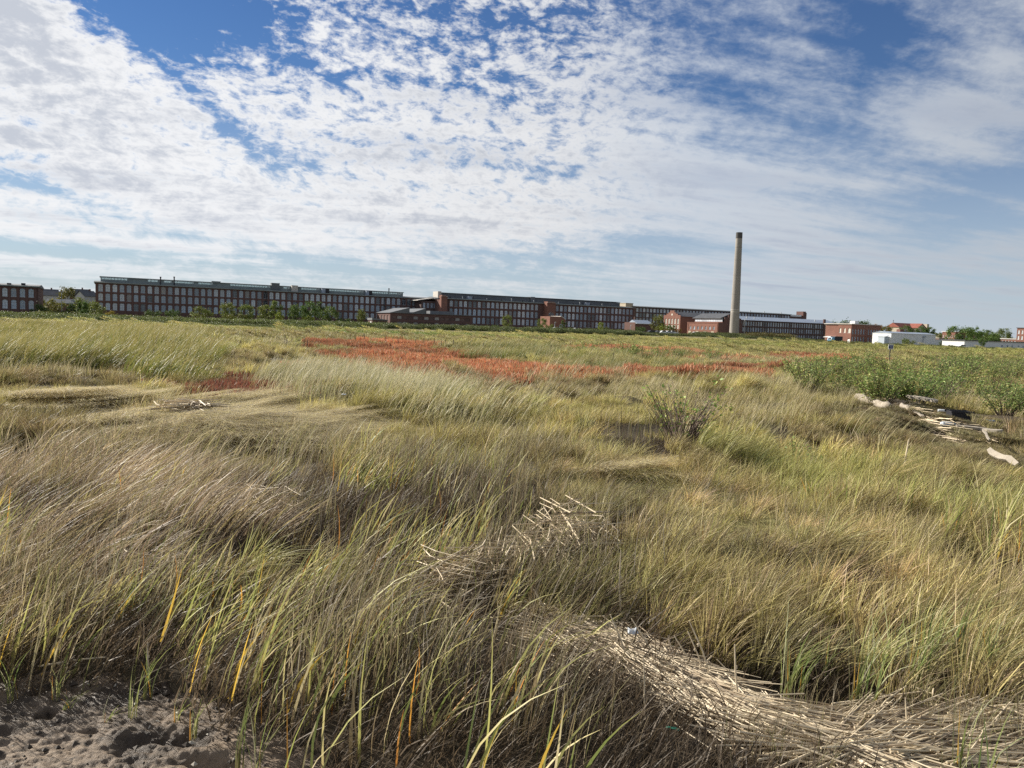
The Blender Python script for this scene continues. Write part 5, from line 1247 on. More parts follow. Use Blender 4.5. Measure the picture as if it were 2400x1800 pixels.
# ------------------------------------------------------------------ marsh elder shrubs near by
M_STEM = mat('shrub_stem', (.16, .12, .095), .9, .3, 4)
ELD = [(.19, .27, .075), (.24, .31, .09), (.14, .21, .06), (.36, .41, .15), (.21, .29, .08), (.40, .37, .14), (.16, .24, .07)]
def elder(g, twigs, per, leafs, bare=0.0, leaf=.055, hgt=1.0, sprd=.45):
    st = MB(); L = []
    for k in range(twigs):
        a = g.uniform(0, 6.28); r0 = .12 * math.sqrt(g.uniform()); q = sprd * math.sqrt(g.uniform()); H = hgt * g.uniform(.62, 1.0)
        pts = [(r0 * math.cos(a), r0 * math.sin(a), -.03), ((r0 + q * .45) * math.cos(a), (r0 + q * .45) * math.sin(a), H * .5), ((r0 + q) * math.cos(a + .2), (r0 + q) * math.sin(a + .2), H)]
        st.tube(pts, [.007, .005, .002], 3, False)
        if g.uniform() < bare: continue
        P = [Vector(p) for p in pts]
        for j in range(per):
            t = g.uniform(.32, 1.02); b = P[0].lerp(P[1], t * 2) if t < .5 else P[1].lerp(P[2], t * 2 - 1)
            L.append((b.x + g.normal(0, .035), b.y + g.normal(0, .035), b.z + g.normal(0, .03)))
    P = np.array(L); V, F, C = leafquads(P, g.uniform(.7, 1.3, len(P)) * leaf, g, ELD, .5, .35)
    return st.mesh('stems', M_STEM), mesh_from(V, F, C, 'leaves', M_LEAF)
ELDER = [elder(np.random.default_rng(300 + k), 44, (26, 34, 30, 22)[k], 0, (.1, .05, .25, .3)[k]) for k in range(4)]
def place_elder(x, y, s, label, group, protos=ELDER, tint=(1, 1, 1), sz=None, name='marsh_elder'):
    e = empty(name, (x, y, tz(x, y) - .02), random.uniform(0, 6.28), label, 'shrub', group)
    a, b = random.choice(protos)
    for nm, me in (('stems', a), ('leaves', b)):
        o = link(nm, me, e); o.scale = (s, s, sz or s); o.color = tint + (1,)
thick = gpoly([(1850, 935), (1990, 965), (2130, 985), (2300, 1005), (2480, 1040), (2520, 870), (2330, 868), (2100, 872), (1900, 880)])
g_ = np.random.default_rng(9); cnt = 0
bx = [p[0] for p in thick]; by = [p[1] for p in thick]; placed = []
while cnt < 95:
    x, y = g_.uniform(min(bx), max(bx)), g_.uniform(min(by), max(by))
    if not inpoly(np.array([x]), np.array([y]), thick)[0]: continue
    if any((x - a) ** 2 + (y - b) ** 2 < .50 ** 2 for a, b in placed): continue
    placed.append((x, y)); k = g_.uniform(.85, 1.2)
    place_elder(x, y, k * 1.2, 'leafy bright green marsh elder in the thicket on the right', 'marsh elders of the right hand thicket', sz=k * g_.uniform(.72, 1.12), tint=(k * g_.uniform(.9, 1.2), k, .95 * k)); cnt += 1
for lab, px, py, s in (('small green bush behind the red patch, left of the pair', 1375, 842, 1.25), ('small green bush behind the red patch, right of the pair', 1470, 850, 1.3), ('low green bush at the left of the small bush pair', 1345, 842, .9),
                       ('green sprig bush left of three beyond the red strip', 1520, 852, 1.0), ('green sprig bush in the middle of three beyond the red strip', 1545, 848, 1.1), ('green sprig bush at the right end beyond the red strip', 1585, 850, 1.1), ('lone green bush above the long red strip', 1668, 856, 1.1)):
    x, y = gnd(px, py); place_elder(x, y, s * 1.2, lab, None, tint=(1.05, 1.1, .95), sz=s * .95)
sp = [elder(np.random.default_rng(400), 80, 24, 0, .78, .06, 1.0, .46)]
x, y = gnd(1595, 1075); place_elder(x, y, 1.15, 'half bare twiggy shrub with few green sprigs in the hay right of centre', None, sp, (1.15, 1.2, .95), sz=.88)
sp2 = [elder(np.random.default_rng(402), 4, 20, 0, 0, .05, .55, .2)]
for lab, px, py in (('small green sprig in the hay right of the twiggy shrub, left one', 1862, 1108), ('small green sprig in the hay right of the twiggy shrub, right one', 1885, 1095)):
    x, y = gnd(px, py); place_elder(x, y, .95, lab, None, sp2, name='green_sprig')
x, y = gnd(1555, 1075)

# ------------------------------------------------------------------ reed straw
M_REEDST = mat('dry_reed_straw', (.64, .535, .37), .55, .22, 8.0, obj_var=.15)
M_REEDST2 = mat('brown_reed_straw', (.36, .28, .185), .7, .25, 8.0); M_REEDST3 = mat('grey_reed_straw', (.22, .175, .125), .8, .25, 8.0)
def reed_mat_mesh(paths, g):
    mb = MB()
    for pts, r in paths:
        mb.cur = int(g.choice(3, p=(.64, .22, .14)))
        mb.tube(pts, [r, r * .97, r * .9, r * .72], 5, True)
    return mb
def flowmat(name, label, spine_px, width, n, lmin, lmax, rise, g, jit=.14, rad=(.0028, .0058)):
    sp_ = [Vector(gnd(*p) + (0,)) for p in spine_px]
    segl = [(b - a).length for a, b in zip(sp_[:-1], sp_[1:])]; tot = sum(segl); paths = []
    def at(s):
        s = min(max(s, 0), tot - 1e-6)
        for i, l in enumerate(segl):
            if s <= l: return sp_[i].lerp(sp_[i + 1], s / l), (sp_[i + 1] - sp_[i]).normalized()
            s -= l
        return sp_[-1], (sp_[-1] - sp_[-2]).normalized()
    for k in range(n):
        s = g.uniform(-.05, 1.02) * tot; w = g.normal(0, .42) * width; L = g.uniform(lmin, lmax); up = abs(g.normal(0, .45))
        pts = []; r = g.uniform(*rad); a = g.normal(0, jit); tilt = g.normal(0, .06)
        zc = rise * max(0, 1 - (w / width) ** 2 * .8) * g.uniform(.1, 1) + .012
        c0, d0 = at(s)
        for q in range(4):
            c, d = at(s + (q / 3 - .5) * L * .8); d = (d0 + d) * .5
            nrm = Vector((-d.y, d.x, 0))
            ca = c + nrm * w + (nrm * math.sin(a)) * (q / 3 - .5) * L
            if s + (q / 3 - .5) * L * .8 > tot or s + (q / 3 - .5) * L * .8 < 0: ca = c0 + nrm * w + (d0 * math.cos(a) + nrm * math.sin(a)) * (q / 3 - .5) * L
            z = max(tz(ca.x, ca.y), -.05) if q == 0 else z
            pts.append((ca.x, ca.y, z + zc + tilt * (q / 3 - .5) * L + .004))
        paths.append((pts, r))
    o = reed_mat_mesh(paths, g).obj(name, (M_REEDST, M_REEDST2, M_REEDST3)); return tag(o, label, 'reed straw', kind='stuff')
G5 = np.random.default_rng(55)
flowmat('reed_straw_mat', 'thick combed mat of bleached reed straw in the lower right', [(1290, 1480), (1430, 1530), (1600, 1610), (1760, 1690), (1960, 1760), (2120, 1860)], .27, 2000, .16, .70, .075, G5, .28, (.0022, .0044))
flowmat('reed_straw_mat', 'loose criss-cross reed straw in the bottom right corner', [(2040, 1740), (2200, 1725), (2420, 1730), (2560, 1760)], .30, 950, .2, .75, .08, G5, .36, (.0022, .0046))
flowmat('reed_straw_mat', 'loose straw along the lower edge of the thick reed mat', [(1900, 1790), (2100, 1800), (2350, 1800)], .18, 220, .3, .8, .08, G5, .4)
flowmat('reed_straw_heap', 'short broken straw heaped in the grass at the centre', [(1000, 1410), (1120, 1400), (1250, 1360), (1390, 1290)], .34, 520, .12, .5, .34, G5, .9, (.0022, .0045))
flowmat('reed_straw_heap', 'pale straw tangle on a hump left of centre', [(480, 1240), (580, 1230), (690, 1250)], .22, 330, .10, .38, .40, G5, 1.1, (.0018, .0036))
flowmat('reed_straw_heap', 'small dark straw tangle in the left foreground grass', [(290, 1380), (350, 1370), (430, 1385)], .18, 120, .12, .40, .26, G5, 1.1, (.0022, .0045))
flowmat('reed_straw_heap', 'little straw pile lying on the flattened hay', [(400, 1012), (440, 1006), (500, 1012)], .5, 150, .3, .9, .25, G5, .8, (.006, .010))
flowmat('reed_straw_heap', 'wide thin straw spread on the flattened hay right of the branch', [(600, 1025), (700, 1020), (860, 1030)], .5, 150, .3, .9, .12, G5, .5, (.006, .010))
flowmat('reed_straw_mat', 'drift of broken sticks and straw beside the logs on the right', [(2080, 962), (2160, 990), (2250, 1030), (2330, 1055)], .45, 300, .2, 1.0, .08, G5, .5, (.004, .009))
flowmat('reed_straw_heap', 'dark broken straw beside the green thicket, left of the log', [(1940, 945), (1990, 950)], .5, 60, .3, .9, .08, G5, .6, (.006, .01))
# single stems that stick out of the mats
singles = [((1480, 1580), (1430, 1440)), ((1545, 1560), (1480, 1450)), ((1635, 1590), (1580, 1490)), ((1670, 1610), (1615, 1455)), ((1655, 1600), (1612, 1480)), ((1690, 1510), (1600, 1640)), ((1730, 1660), (1722, 1510)), ((1510, 1690), (1508, 1535)), ((1760, 1610), (1680, 1545)), ((1380, 1500), (1350, 1440)),
           ((2110, 1570), (2200, 1625)), ((2122, 1612), (2090, 1680)), ((2130, 1735), (2122, 1635)), ((2185, 1672), (2188, 1612)), ((2010, 1635), (2060, 1700)), ((1980, 1678), (2035, 1715)), ((2026, 1636), (2090, 1672)), ((2200, 1630), (2400, 1642)), ((1950, 1640), (2180, 1618)), ((2060, 1680), (2210, 1625)), ((2025, 1747), (2240, 1725)), ((2190, 1675), (2400, 1702)),
           ((1080, 1360), (1250, 1400)), ((1190, 1280), (1130, 1330)), ((1010, 1420), (980, 1375)), ((1300, 1340), (1380, 1370)), ((1320, 1350), (1370, 1352)), ((1270, 1470), (1240, 1400)), ((1290, 1480), (1250, 1380)), ((1345, 1300), (1340, 1220)), ((1360, 1310), (1335, 1230)), ((1400, 1235), (1398, 1155)), ((1455, 1460), (1455, 1290)),
           ((455, 1395), (510, 1392)), ((300, 1395), (360, 1430)), ((320, 1330), (290, 1275)), ((500, 1230), (480, 1160)), ((720, 1270), (650, 1220)), ((730, 1340), (700, 1330)), ((750, 1415), (860, 1410)), ((350, 1585), (346, 1505)), ((90, 1565), (250, 1540)), ((640, 1560), (610, 1460)), ((2110, 1145), (2130, 1030)), ((1600, 1060), (1665, 1085)), ((1580, 1090), (1640, 1110))]
for i, (a, b) in enumerate(singles):
    xa, ya = gnd(*a); za = max(tz(xa, ya), -.05) + .03
    Ya = ya + .04; xb = xat(b[0], b[1], Ya); zb = zat(b[0], b[1], Ya)
    if zb < za + .02 or zb > .85: xb, yb = gnd(*b); zb = max(tz(xb, yb), -.05) + .10; Ya = yb
    A, B = Vector((xa, ya, za)), Vector((xb, Ya, zb)); m1 = A.lerp(B, .5) + Vector((random.uniform(-.01, .01), 0, random.uniform(0, .012)))
    rr_ = max(.0032, .0011 * math.hypot(xa, ya)) * random.uniform(.8, 1.15)
    q = MB().tube([A, A.lerp(m1, .5), m1, m1.lerp(B, .5), B], [rr_, rr_, rr_ * .95, rr_ * .85, rr_ * .6], 6)
    for nd in (.3, .62):     # nodes of the reed
        c = A.lerp(B, nd); dd = (B - A).normalized(); q.tube([c - dd * .006, c + dd * .006], rr_ * 1.25, 6)
    tag(q.obj('reed_stem', M_REEDST), 'single bleached reed stem sticking out of grass or straw', 'reed stem', 'single reed stems among the straw')

# ------------------------------------------------------------------ driftwood, planks, litter
M_DRIFT = mat('bleached_driftwood', (.30, .255, .195), .9, .35, 9.0, 1.0, col2=(.42, .37, .30))
M_PLANK = mat('weathered_plank', (.36, .315, .25), .85, .22, 5.0, .4)
M_LITW = mat('white_plastic', (.55, .58, .60), .4, .2, 14); M_LITB_ = mat('black_plastic', (.03, .03, .035), .45, .2); M_LITBL = mat('blue_plastic', (.12, .20, .30), .5, .2); M_LITG = mat('green_plastic', (.03, .20, .13), .4, .1)
def log(name, label, a, b, r0, r1, m, lift=.1, cat='driftwood', twist=.02, nn=9, knots=True):
    (xa, ya), (xb, yb) = gnd(*a), gnd(*b); g = np.random.default_rng(int(a[0] * 7 + b[1]))
    A = Vector((xa, ya, tz(xa, ya) + r0 + lift)); B = Vector((xb, yb, tz(xb, yb) + r1 + lift * .6)); mb = MB(); n = 10; b0 = 0
    d = (B - A); ax = d.normalized().cross(Vector((0, 0, 1))).normalized(); ay = d.normalized().cross(ax)
    for i in range(nn):
        t = i / (nn - 1); c = A.lerp(B, t) + ax * g.normal(0, twist) + ay * g.normal(0, twist * .6); r = r0 + (r1 - r0) * t
        if i in (0, nn - 1): r *= .86
        for k in range(n):
            an = 2 * math.pi * k / n; rr2 = r * (1 + .16 * math.sin(3 * an + 1.3 * i * .4) + g.normal(0, .10))
            mb.v.append(tuple(c + (ax * math.cos(an) + ay * math.sin(an)) * rr2))
    mb.add([(i * n + k, i * n + (k + 1) % n, (i + 1) * n + (k + 1) % n, (i + 1) * n + k) for i in range(nn - 1) for k in range(n)] + [tuple(range(n))[::-1], tuple((nn - 1) * n + k for k in range(n))], 0)
    o = mb.obj(name, m, None, True)
    if knots:
        c = A.lerp(B, .35) + Vector((0, 0, r0 * .8)); MB().tube([c, c + Vector((.02, -.02, r0 * .55))], [r0 * .35, r0 * .22], 7).obj('branch_stub', m, o)
    return tag(o, label, cat)
log('driftwood_log', 'thick bleached driftwood log beside the green thicket', (2010, 955), (2080, 980), .10, .075, M_DRIFT, .20, nn=14)
log('driftwood_branch', 'pale driftwood branch right of the thick log', (2110, 982), (2165, 996), .05, .035, M_DRIFT, .16)
log('driftwood_branch', 'thin brown branch joining the thick log and the pale branch', (2072, 968), (2118, 976), .05, .06, mat('brown_driftwood', (.30, .23, .16), .9, .25, 5), .1)
def plank(name, label, a, b, w, th, m, lift=.1, roll=.3, cat='plank'):
    (xa, ya), (xb, yb) = gnd(*a), gnd(*b); A, B = Vector((xa, ya, tz(xa, ya) + lift)), Vector((xb, yb, tz(xb, yb) + lift)); L = (B - A).length
    mb = MB(); n = 6
    for i in range(n + 1):
        t = i / n; j = random.uniform(-.02, .02); s = .7 if i in (0, n) else 1
        mb.v += [(t * L, -w / 2 * s + j, 0), (t * L, w / 2 * s + j, 0), (t * L, w / 2 * s + j, th), (t * L, -w / 2 * s + j, th)]
    mb.add([(i * 4 + k, i * 4 + (k + 1) % 4, i * 4 + 4 + (k + 1) % 4, i * 4 + 4 + k) for i in range(n) for k in range(4)] + [(3, 2, 1, 0), (n * 4, n * 4 + 1, n * 4 + 2, n * 4 + 3)], 0)
    o = mb.obj(name, m); o.location = A; d = B - A; o.rotation_euler = (roll, -math.asin(d.z / L), math.atan2(d.y, d.x)); return tag(o, label, cat)
plank('weathered_board', 'splintered pale board lying in the hay at the right edge', (2314, 1094), (2386, 1114), .085, .03, M_PLANK, .15, .7)
plank('weathered_board', 'long thin pale board behind the driftwood branch', (2125, 970), (2195, 980), .12, .05, M_PLANK, .16, .2)
plank('weathered_board', 'narrow board lying in the stick drift below the bottle', (2240, 1018), (2320, 1022), .10, .04, M_PLANK, .16, .1)
plank('weathered_board', 'short board at the right end of the stick drift', (2300, 1042), (2345, 1048), .10, .04, M_PLANK, .16, .1)
plank('wood_splinter', 'thin splinter pointing at the splintered pale board', (2298, 1050), (2318, 1085), .03, .02, M_PLANK, .2, .1, 'splinter')
# V shaped branch on the flattened hay
(xa, ya), (xb, yb) = gnd(565, 982), gnd(615, 990)
q = MB().tube([(xb, yb, tz(xb, yb) + .06), ((xa + xb) / 2, (ya + yb) / 2, tz(xa, ya) + .10), (xa, ya, tz(xa, ya) + .16), (xat(558, 968, ya), ya + .05, zat(558, 968, ya)), (xat(553, 950, ya), ya + .1, zat(553, 950, ya))], [.018, .03, .034, .022, .012], 7)
q.tube([((xa + xb) / 2, (ya + yb) / 2, tz(xa, ya) + .10), (xb - .1, yb - .35, tz(xb, yb) + .05)], [.025, .012], 6)
tag(q.obj('driftwood_branch', M_DRIFT, None, True), 'bleached forked branch standing up from the flattened hay', 'driftwood')
# litter
def bottle(label, px, py, s, rot, m):
    x, y = gnd(px, py); e = empty('plastic_bottle', (x, y, tz(x, y) + .12), R(rot), label, 'bottle')
    prof = [(0, .02), (.0, .045), (.03, .055), (.16, .055), (.20, .052), (.25, .035), (.28, .018), (.31, .018)]
    mb = MB(); mb.tube([(p * s * 1.6, 0, .05 * s) for p, r in prof], [r * s * 1.6 for p, r in prof], 10); mb.obj('body', m, e, True)
    MB().tube([(.311 * s * 1.6, 0, .05 * s), (.335 * s * 1.6, 0, .05 * s)], .022 * s * 1.6, 8).obj('cap', M_LITBL, e)
bottle('clear white plastic bottle in the stick drift', 2205, 1014, .55, 10, M_LITW)
bottle('small whitish bottle just left of the black crate', 2196, 988, .4, -20, M_LITW)
bottle('small pale bottle right of the black crate', 2258, 1002, .4, 40, M_LITW)
x, y = gnd(2246, 1002); e = empty('black_crate', (x, y, tz(x, y)), R(-5), 'dark plastic crate half hidden in grass behind the stick drift', 'crate')
q = MB(); q.box(-.20, .20, -.13, .13, .02, .05)
for a in (-.13, .115): q.box(-.20, .20, a, a + .015, .051, .24)
for a in (-.20, .185): q.box(a, a + .015, -.114, .114, .051, .24)
q.obj('tub', M_LITB_, e); q = MB(); q.box(-.22, .22, -.145, -.132, .21, .25); q.box(-.22, .22, .132, .145, .21, .25); q.obj('rim', M_LITB_, e)
def scrap(label, px, py, w, h, m, z=.12, name='plastic_scrap'):
    x, y = gnd(px, py); g = np.random.default_rng(px); mb = MB(); n = 5
    for i in range(n + 1):
        for j in range(3): mb.v.append((w * (i / n - .5) + g.normal(0, w * .05), h * (j / 2 - .5) + g.normal(0, h * .1), g.uniform(0, .35) * h))
    mb.add([(i * 3 + j, i * 3 + 3 + j, i * 3 + 4 + j, i * 3 + 1 + j) for i in range(n) for j in range(2)], 0)
    o = mb.obj(name, m, None, True); o.location = (x, y, max(tz(x, y), -.05) + z); o.rotation_euler = (.5, 0, g.uniform(-.6, .6))
    s = o.modifiers.new('thickness', 'SOLIDIFY'); s.thickness = .003; return tag(o, label, 'litter')
scrap('crumpled white scrap on top of the thick reed mat', 1480, 1530, .055, .04, M_LITW, .12)
scrap('thin green plastic strip at the lower edge of the reed mat', 1575, 1735, .055, .010, M_LITG, .04)
scrap('blue scrap among the sticks right of the bottle', 2320, 1014, .16, .06, M_LITBL, .12)
scrap('small blue scrap at the end of the long thin board', 2128, 966, .16, .08, M_LITBL, .22)
scrap('pale scrap caught in the reeds at the far left edge', 46, 880, .16, .35, M_LITW, .35)
scrap('white scrap lying among the tall stems left of centre', 806, 960, .09, .035, M_LITW, .35)
# small bird on a stem at the left
def bird():
    px, py = 62, 926; Y = 17.5; X = xat(px, py, Y); Z = zat(px, py, Y)
    e = empty('small_bird', (X, Y, 0), 0, 'small bird with blue back and white belly perched at the left', 'bird')
    me = bpy.data.meshes.new('body'); bm = bmesh.new(); 
    prof = [(-.115, .006, .050), (-.10, .030, .046), (-.075, .040, .040), (-.055, .036, .028), (-.02, .058, .010), (.03, .056, -.014), (.07, .036, -.034), (.10, .016, -.048), (.19, .014, -.080), (.23, .005, -.092)]
    rings = []
    for s, r, zz in prof:
        rings.append([bm.verts.new((s, r * math.cos(2 * math.pi * k / 10), zz + r * math.sin(2 * math.pi * k / 10) * (.9 if s < .1 else .35))) for k in range(10)])
    for a, b in zip(rings[:-1], rings[1:]):
        for k in range(10): bm.faces.new((a[k], a[(k + 1) % 10], b[(k + 1) % 10], b[k]))
    bm.faces.new(rings[0][::-1]); bm.faces.new(rings[-1]); 
    for f in bm.faces: f.smooth = True; f.material_index = 0 if f.calc_center_median().z > (.02 - f.calc_center_median().x * .45) else 1
    bm.to_mesh(me); bm.free(); me.materials.append(mat('blue_feathers', (.10, .16, .27), .6, .1)); me.materials.append(mat('white_feathers', (.75, .75, .73), .7, .05))
    b = link('body', me, e); b.location = (0, 0, Z)
    for s in (-1, 1): MB().prism([(-.04, s * .052, Z + .03), (.04, s * .058, Z + .015), (.15, s * .02, Z - .06), (.02, s * .050, Z - .015)], (0, s * .008, 0)).obj('wing', me.materials[0], e)
    MB().tube([(-.113, 0, Z + .052), (-.140, 0, Z + .046)], [.008, .001], 6).obj('beak', M_DARK, e)
    for s in (-.02, .02): MB().tube([(0, s, Z - .03), (-.01, s, Z - .10)], .004, 5).obj('leg', M_DARK, e)
    st = MB().tube([(-.05, .02, tz(X, Y) - Z * 0), (-.03, .01, Z * .5), (-.01, 0, Z - .09), (.0, 0, Z + .05)], [.012, .010, .008, .005], 5)
    o = st.obj('perch_stem', M_REEDST); o.location = (X, Y, 0); tag(o, 'dry stem on which the small bird sits', 'stem')
bird()

# ------------------------------------------------------------------ stakes, rope, sign
M_STAKE = mat('weathered_stake', (.17, .135, .10), .9, .3, 6, obj_var=.35)
stk = [(565, 812, 797), (605, 822, 803), (667, 810, 783), (671, 816, 795), (684, 806, 788), (633, 826, 800), (712, 818, 790), (713, 833, 809), (721, 817, 797), (820, 803, 783), (833, 806, 783), (854, 809, 782), (902, 812, 787), (933, 815, 791), (943, 812, 790), (975, 818, 793), (993, 815, 790), (1003, 815, 792), (1018, 817, 791), (1035, 821, 794), (1044, 818, 795), (1063, 822, 795), (1080, 826, 798), (1097, 830, 800), (1116, 828, 802), (1133, 832, 807), (1168, 826, 803), (1190, 826, 806), (1207, 832, 812), (1230, 838, 800), (1233, 822, 798), (1253, 818, 800), (1309, 822, 804), (1331, 825, 811), (1335, 822, 801), (1369, 826, 803), (1410, 825, 804), (1432, 828, 807), (1436, 862, 826), (1505, 836, 810), (1527, 838, 812), (1580, 842, 817), (1640, 846, 823), (1702, 853, 826), (1290, 834, 808), (1350, 826, 808), (1477, 832, 806)]
def stake(px, pb, pt):
    x, y = gnd(px, pb + 3); h = max(.45, zat(px, pt, y) - tz(x, y))
    q = MB(); r = random.uniform(.017, .027) * (y / 45) ** .5; lx, ly = random.uniform(-.03, .03), random.uniform(-.02, .02)
    q.tube([(0, 0, -.2), (lx * .5, ly * .5, h * .5), (lx, ly, h - .05), (lx, ly, h)], [r, r * .95, r * .85, r * .4], 6)
    o = q.obj('stake', M_STAKE); o.location = (x, y, tz(x, y)); tag(o, 'thin weathered wooden stake of the broken fence row across the marsh', 'stake', 'stakes of the marsh fence row'); return o
for s in stk: stake(*s)
M_ROPE = mat('pink_rope', (.46, .27, .20), .8, .2, 10); M_STRING = mat('pale_string', (.58, .52, .42), .8, .15, 10)
def cord_(name, label, pts, r, m, Ys, cat='rope'):
    P = [Vector((xat(px, py, Y), Y, zat(px, py, Y))) for (px, py), Y in zip(pts, Ys)]
    Q = []
    for a, b in zip(P[:-1], P[1:]): Q += [a.lerp(b, k / 4) for k in range(4)]
    Q.append(P[-1]); tag(MB().tube(Q, r, 5).obj(name, m), label, cat)
cord_('rope', 'sagging pinkish rope running down through the left reeds', [(136, 852), (190, 868), (250, 881), (300, 897), (345, 907), (385, 917)], .010, M_ROPE, [24, 23.2, 22.4, 21.6, 21, 20.6])
stake(138, 884, 846); stake(302, 925, 892)
cord_('string', 'thin pale string between two stakes left of the red patch', [(674, 805), (692, 808), (712, 811)], .012, M_STRING, [60, 60, 60])
cord_('string', 'thin pale string between two stakes right of the red patch', [(1135, 806), (1150, 806), (1157, 806)], .014, M_STRING, [70, 70, 70])
cord_('string', 'thin pale string along the stakes above the red patch', [(1097, 803), (1116, 804), (1133, 806)], .010, M_STRING, [70, 70, 70])
x, y = gnd(2084, 858); e = empty('marsh_sign', (x, y, tz(x, y)), R(4), 'white framed sign with dark blue panel on a dark post', 'sign')
zt, zm = zat(2086, 808, y) - tz(x, y), zat(2086, 818, y) - tz(x, y); w = .165
q = MB().tube([(-.03, 0, -.3), (0, 0, zm)], .035, 8); q.obj('post', M_DARK, e)
bo = MB().box(-w * 1.05, w * 1.05, -.055, -.038, zm - .02, zt + .02).obj('board', M_WHITE, e)
MB().box(-w * .84, w * .84, -.062, -.0555, zm + .035, zt - .03).obj('panel', mat('navy_panel', (.05, .065, .13), .5, .1), bo)
q = MB(); hh = zt - zm
for f, ww in ((.74, .62), (.56, .5), (.38, .58)): q.box(-w * ww, w * ww, -.066, -.0625, zm + hh * f - .014, zm + hh * f + .014)
q.obj('faded_lettering', mat('pale_blue_print', (.30, .35, .52), .5, .1), bo)
# little pool in the red patch
x, y = gnd(838, 849); q = MB(); q.poly([(x + 1.6 * math.cos(t) * (1 + .25 * math.sin(3 * t)), y + 1.6 * math.sin(t) * (1 + .2 * math.cos(2 * t)), 0) for t in np.linspace(0, 6.283, 24)[:-1]])
mw = bpy.data.materials.new('pool_water'); mw.use_nodes = True; p_ = mw.node_tree.nodes['Principled BSDF']; p_.inputs['Base Color'].default_value = (.05, .055, .05, 1); p_.inputs['Roughness'].default_value = .06
NTm = NT(mw.node_tree); bn = NTm.n.new('ShaderNodeBump'); bn.inputs['Strength'].default_value = .12; NTm.l.new(NTm.noise(None, 12, 2), bn.inputs['Height']); NTm.l.new(bn.outputs[0], p_.inputs['Normal'])
o = q.obj('tidal_pool', mw); o.location.z = tz(x, y) + .10; tag(o, 'small pale tidal pool at the edge of the red patch', kind='structure')

# ------------------------------------------------------------------ parked cars, truck, lamp posts
M_TYRE = mat('tyre_rubber', (.02, .02, .02), .8, .1); M_CARG = mat('car_glass', (.03, .04, .05), .1, .05, spec=.6)
def car(label, px, Y, rot, paint, cat='car', zb=None):
    X = ratio(px) * Y; z = tz(X, Y) if zb is None else zb
    e = empty('parked_car', (X, Y, z), R(rot), label, cat); L, Wd = 4.4, 1.78
    prof = [(-2.2, .35), (2.2, .35), (2.22, .70), (2.05, .86), (1.0, .96), (.35, 1.42), (-1.15, 1.45), (-1.9, .98), (-2.2, .92)]
    q = MB().prism([(x_, -Wd / 2, z_) for x_, z_ in prof], (0, Wd, 0)); o = q.obj('body', paint, e)
    for s in (-1, 1):
        MB().prism([(.78, s * (Wd / 2 + .004), .99), (.30, s * (Wd / 2 + .004), 1.36), (-1.1, s * (Wd / 2 + .004), 1.38), (-1.62, s * (Wd / 2 + .004), 1.0)], (0, s * .01, 0)).obj('side_window', M_CARG, o)
        for x_ in (-1.35, 1.35):
            wl = link('wheel', MB().tube([(0, -.1, 0), (0, .1, 0)], .33, 14).mesh('wheel', M_TYRE), e); wl.location = (x_, s * (Wd / 2 - .05), .33)
            h_ = link('rim', MB().tube([(0, -.11, 0), (0, .11, 0)], .19, 10).mesh('rim', M_METAL), wl)
    MB().prism([(1.02, -.75, .98), (1.02, .75, .98), (.40, .68, 1.40), (.40, -.68, 1.40)], (.02, 0, .02)).obj('windscreen', M_CARG, o)
PW, PS, PK, PB = [mat(n, c, .3, .03, spec=.6) for n, c in (('white_car_paint', (.75, .76, .77)), ('silver_car_paint', (.45, .47, .49)), ('black_car_paint', (.025, .027, .03)), ('blue_truck_paint', (.10, .34, .55)))]
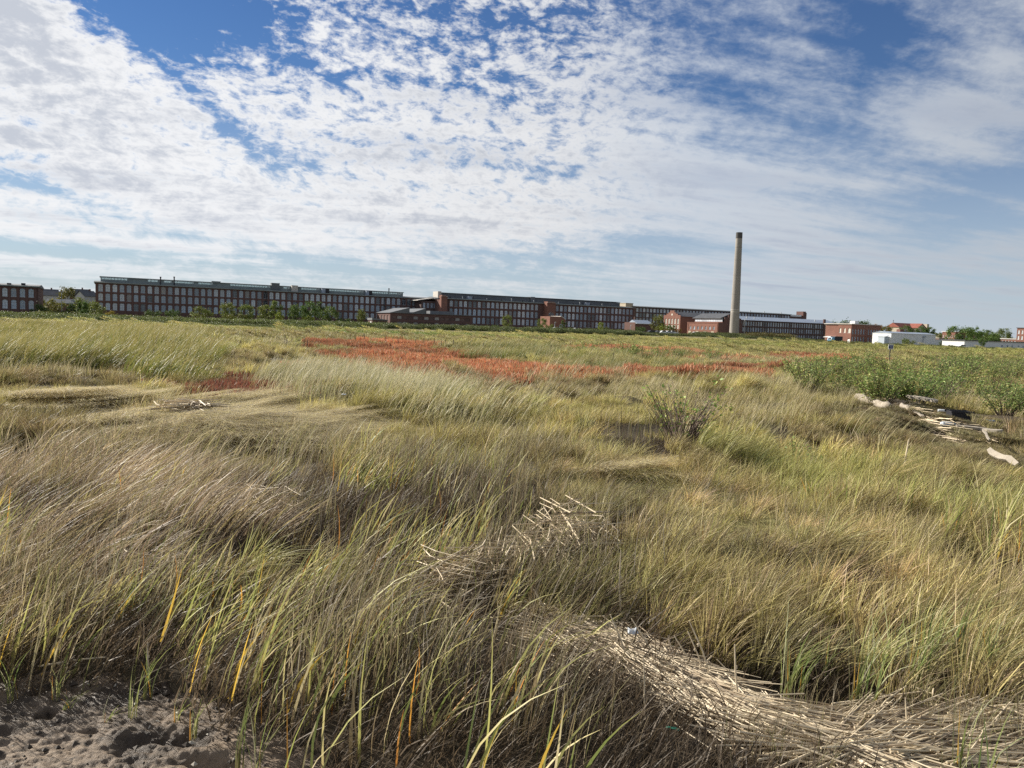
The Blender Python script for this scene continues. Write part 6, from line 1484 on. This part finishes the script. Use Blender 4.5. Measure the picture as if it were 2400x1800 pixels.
for lab, px, Y, rot, m in (('white car parked left of the long mill behind the hedge', 105, 262, 25, PW), ('white car parked at the stepped gable, leftmost of the light ones', 1556, 345, 20, PW), ('silver car parked just right of the white car at the stepped gable', 1568, 346, 25, PS),
                           ('white car parked at the right end of the row by the stepped gable', 1578, 347, 20, PW), ('black car parked left of the white car at the stepped gable', 1545, 346, 24, PK), ('black car parked at the left end of the gable row', 1528, 346, 22, PK),
                           ('white car parked on the bank before the power house', 1633, 318, 10, PW), ('white car behind shrubs by the entrance block', 1304, 350, 26, PW), ('silver car parked before the second mill basement', 1352, 352, 26, PS), ('white car parked beside the low white block', 2256, 275, 15, PW)):
    car(lab, px, Y, rot, m)
# blue truck
X, Y = ratio(1955) * 352, 352; z = tz(X, Y); e = empty('blue_truck', (X, Y, z), R(-152), 'light blue box truck backed up to the brick end block', 'truck')
MB().prism([(1.0, -1.1, .7), (3.1, -1.1, .7), (3.15, -1.1, 1.5), (2.75, -1.1, 2.5), (1.0, -1.1, 2.6)], (0, 2.2, 0)).obj('cab', PB, e)
MB().box(-4.2, .9, -1.2, 1.2, .9, 3.1).obj('cargo_box', M_DARK, e)
MB().prism([(3.14, -.9, 1.55), (3.14, .9, 1.55), (2.8, .85, 2.4), (2.8, -.85, 2.4)], (.03, 0, .02)).obj('windscreen', M_CARG, e)
for s in (-1, 1):
    for x_ in (-3.2, -2.2, 2.1):
        wl = link('wheel', MB().tube([(0, -.15, 0), (0, .15, 0)], .48, 14).mesh('wheel', M_TYRE), e); wl.location = (x_, s * 1.0, .48)
    MB().box(3.1, 3.2, s * .75 - .2, s * .75 + .2, .85, 1.1).obj('headlight', M_WHITE, e)
def lamp(label, px, Y, h, head):
    X = ratio(px) * Y; z = tz(X, Y); e = empty('lamp_post', (X, Y, z), 0, label, 'lamp post')
    MB().tube([(0, 0, -.3), (0, 0, h * .5), (0, 0, h)], [.13, .10, .08], 8).obj('pole', M_FRAMED, e)
    q = MB()
    for s in head: q.box(min(0, s), max(0, s), -.1, .1, h - .12, h + .1)
    q.obj('lamp_head', M_WHITE, e)
lamp('twin headed lamp post left of the long mill', 168, 290, 6.2, (-1.3, 1.3)); lamp('tall thin lamp post between the two left mills', 145, 292, 9.0, (.8,)); lamp('lamp post with white head before the second mill end', 1477, 352, 3.6, (.9,)); lamp('short lamp post by the shrubs left of the entrance block', 1300, 350, 3.8, (.6,))
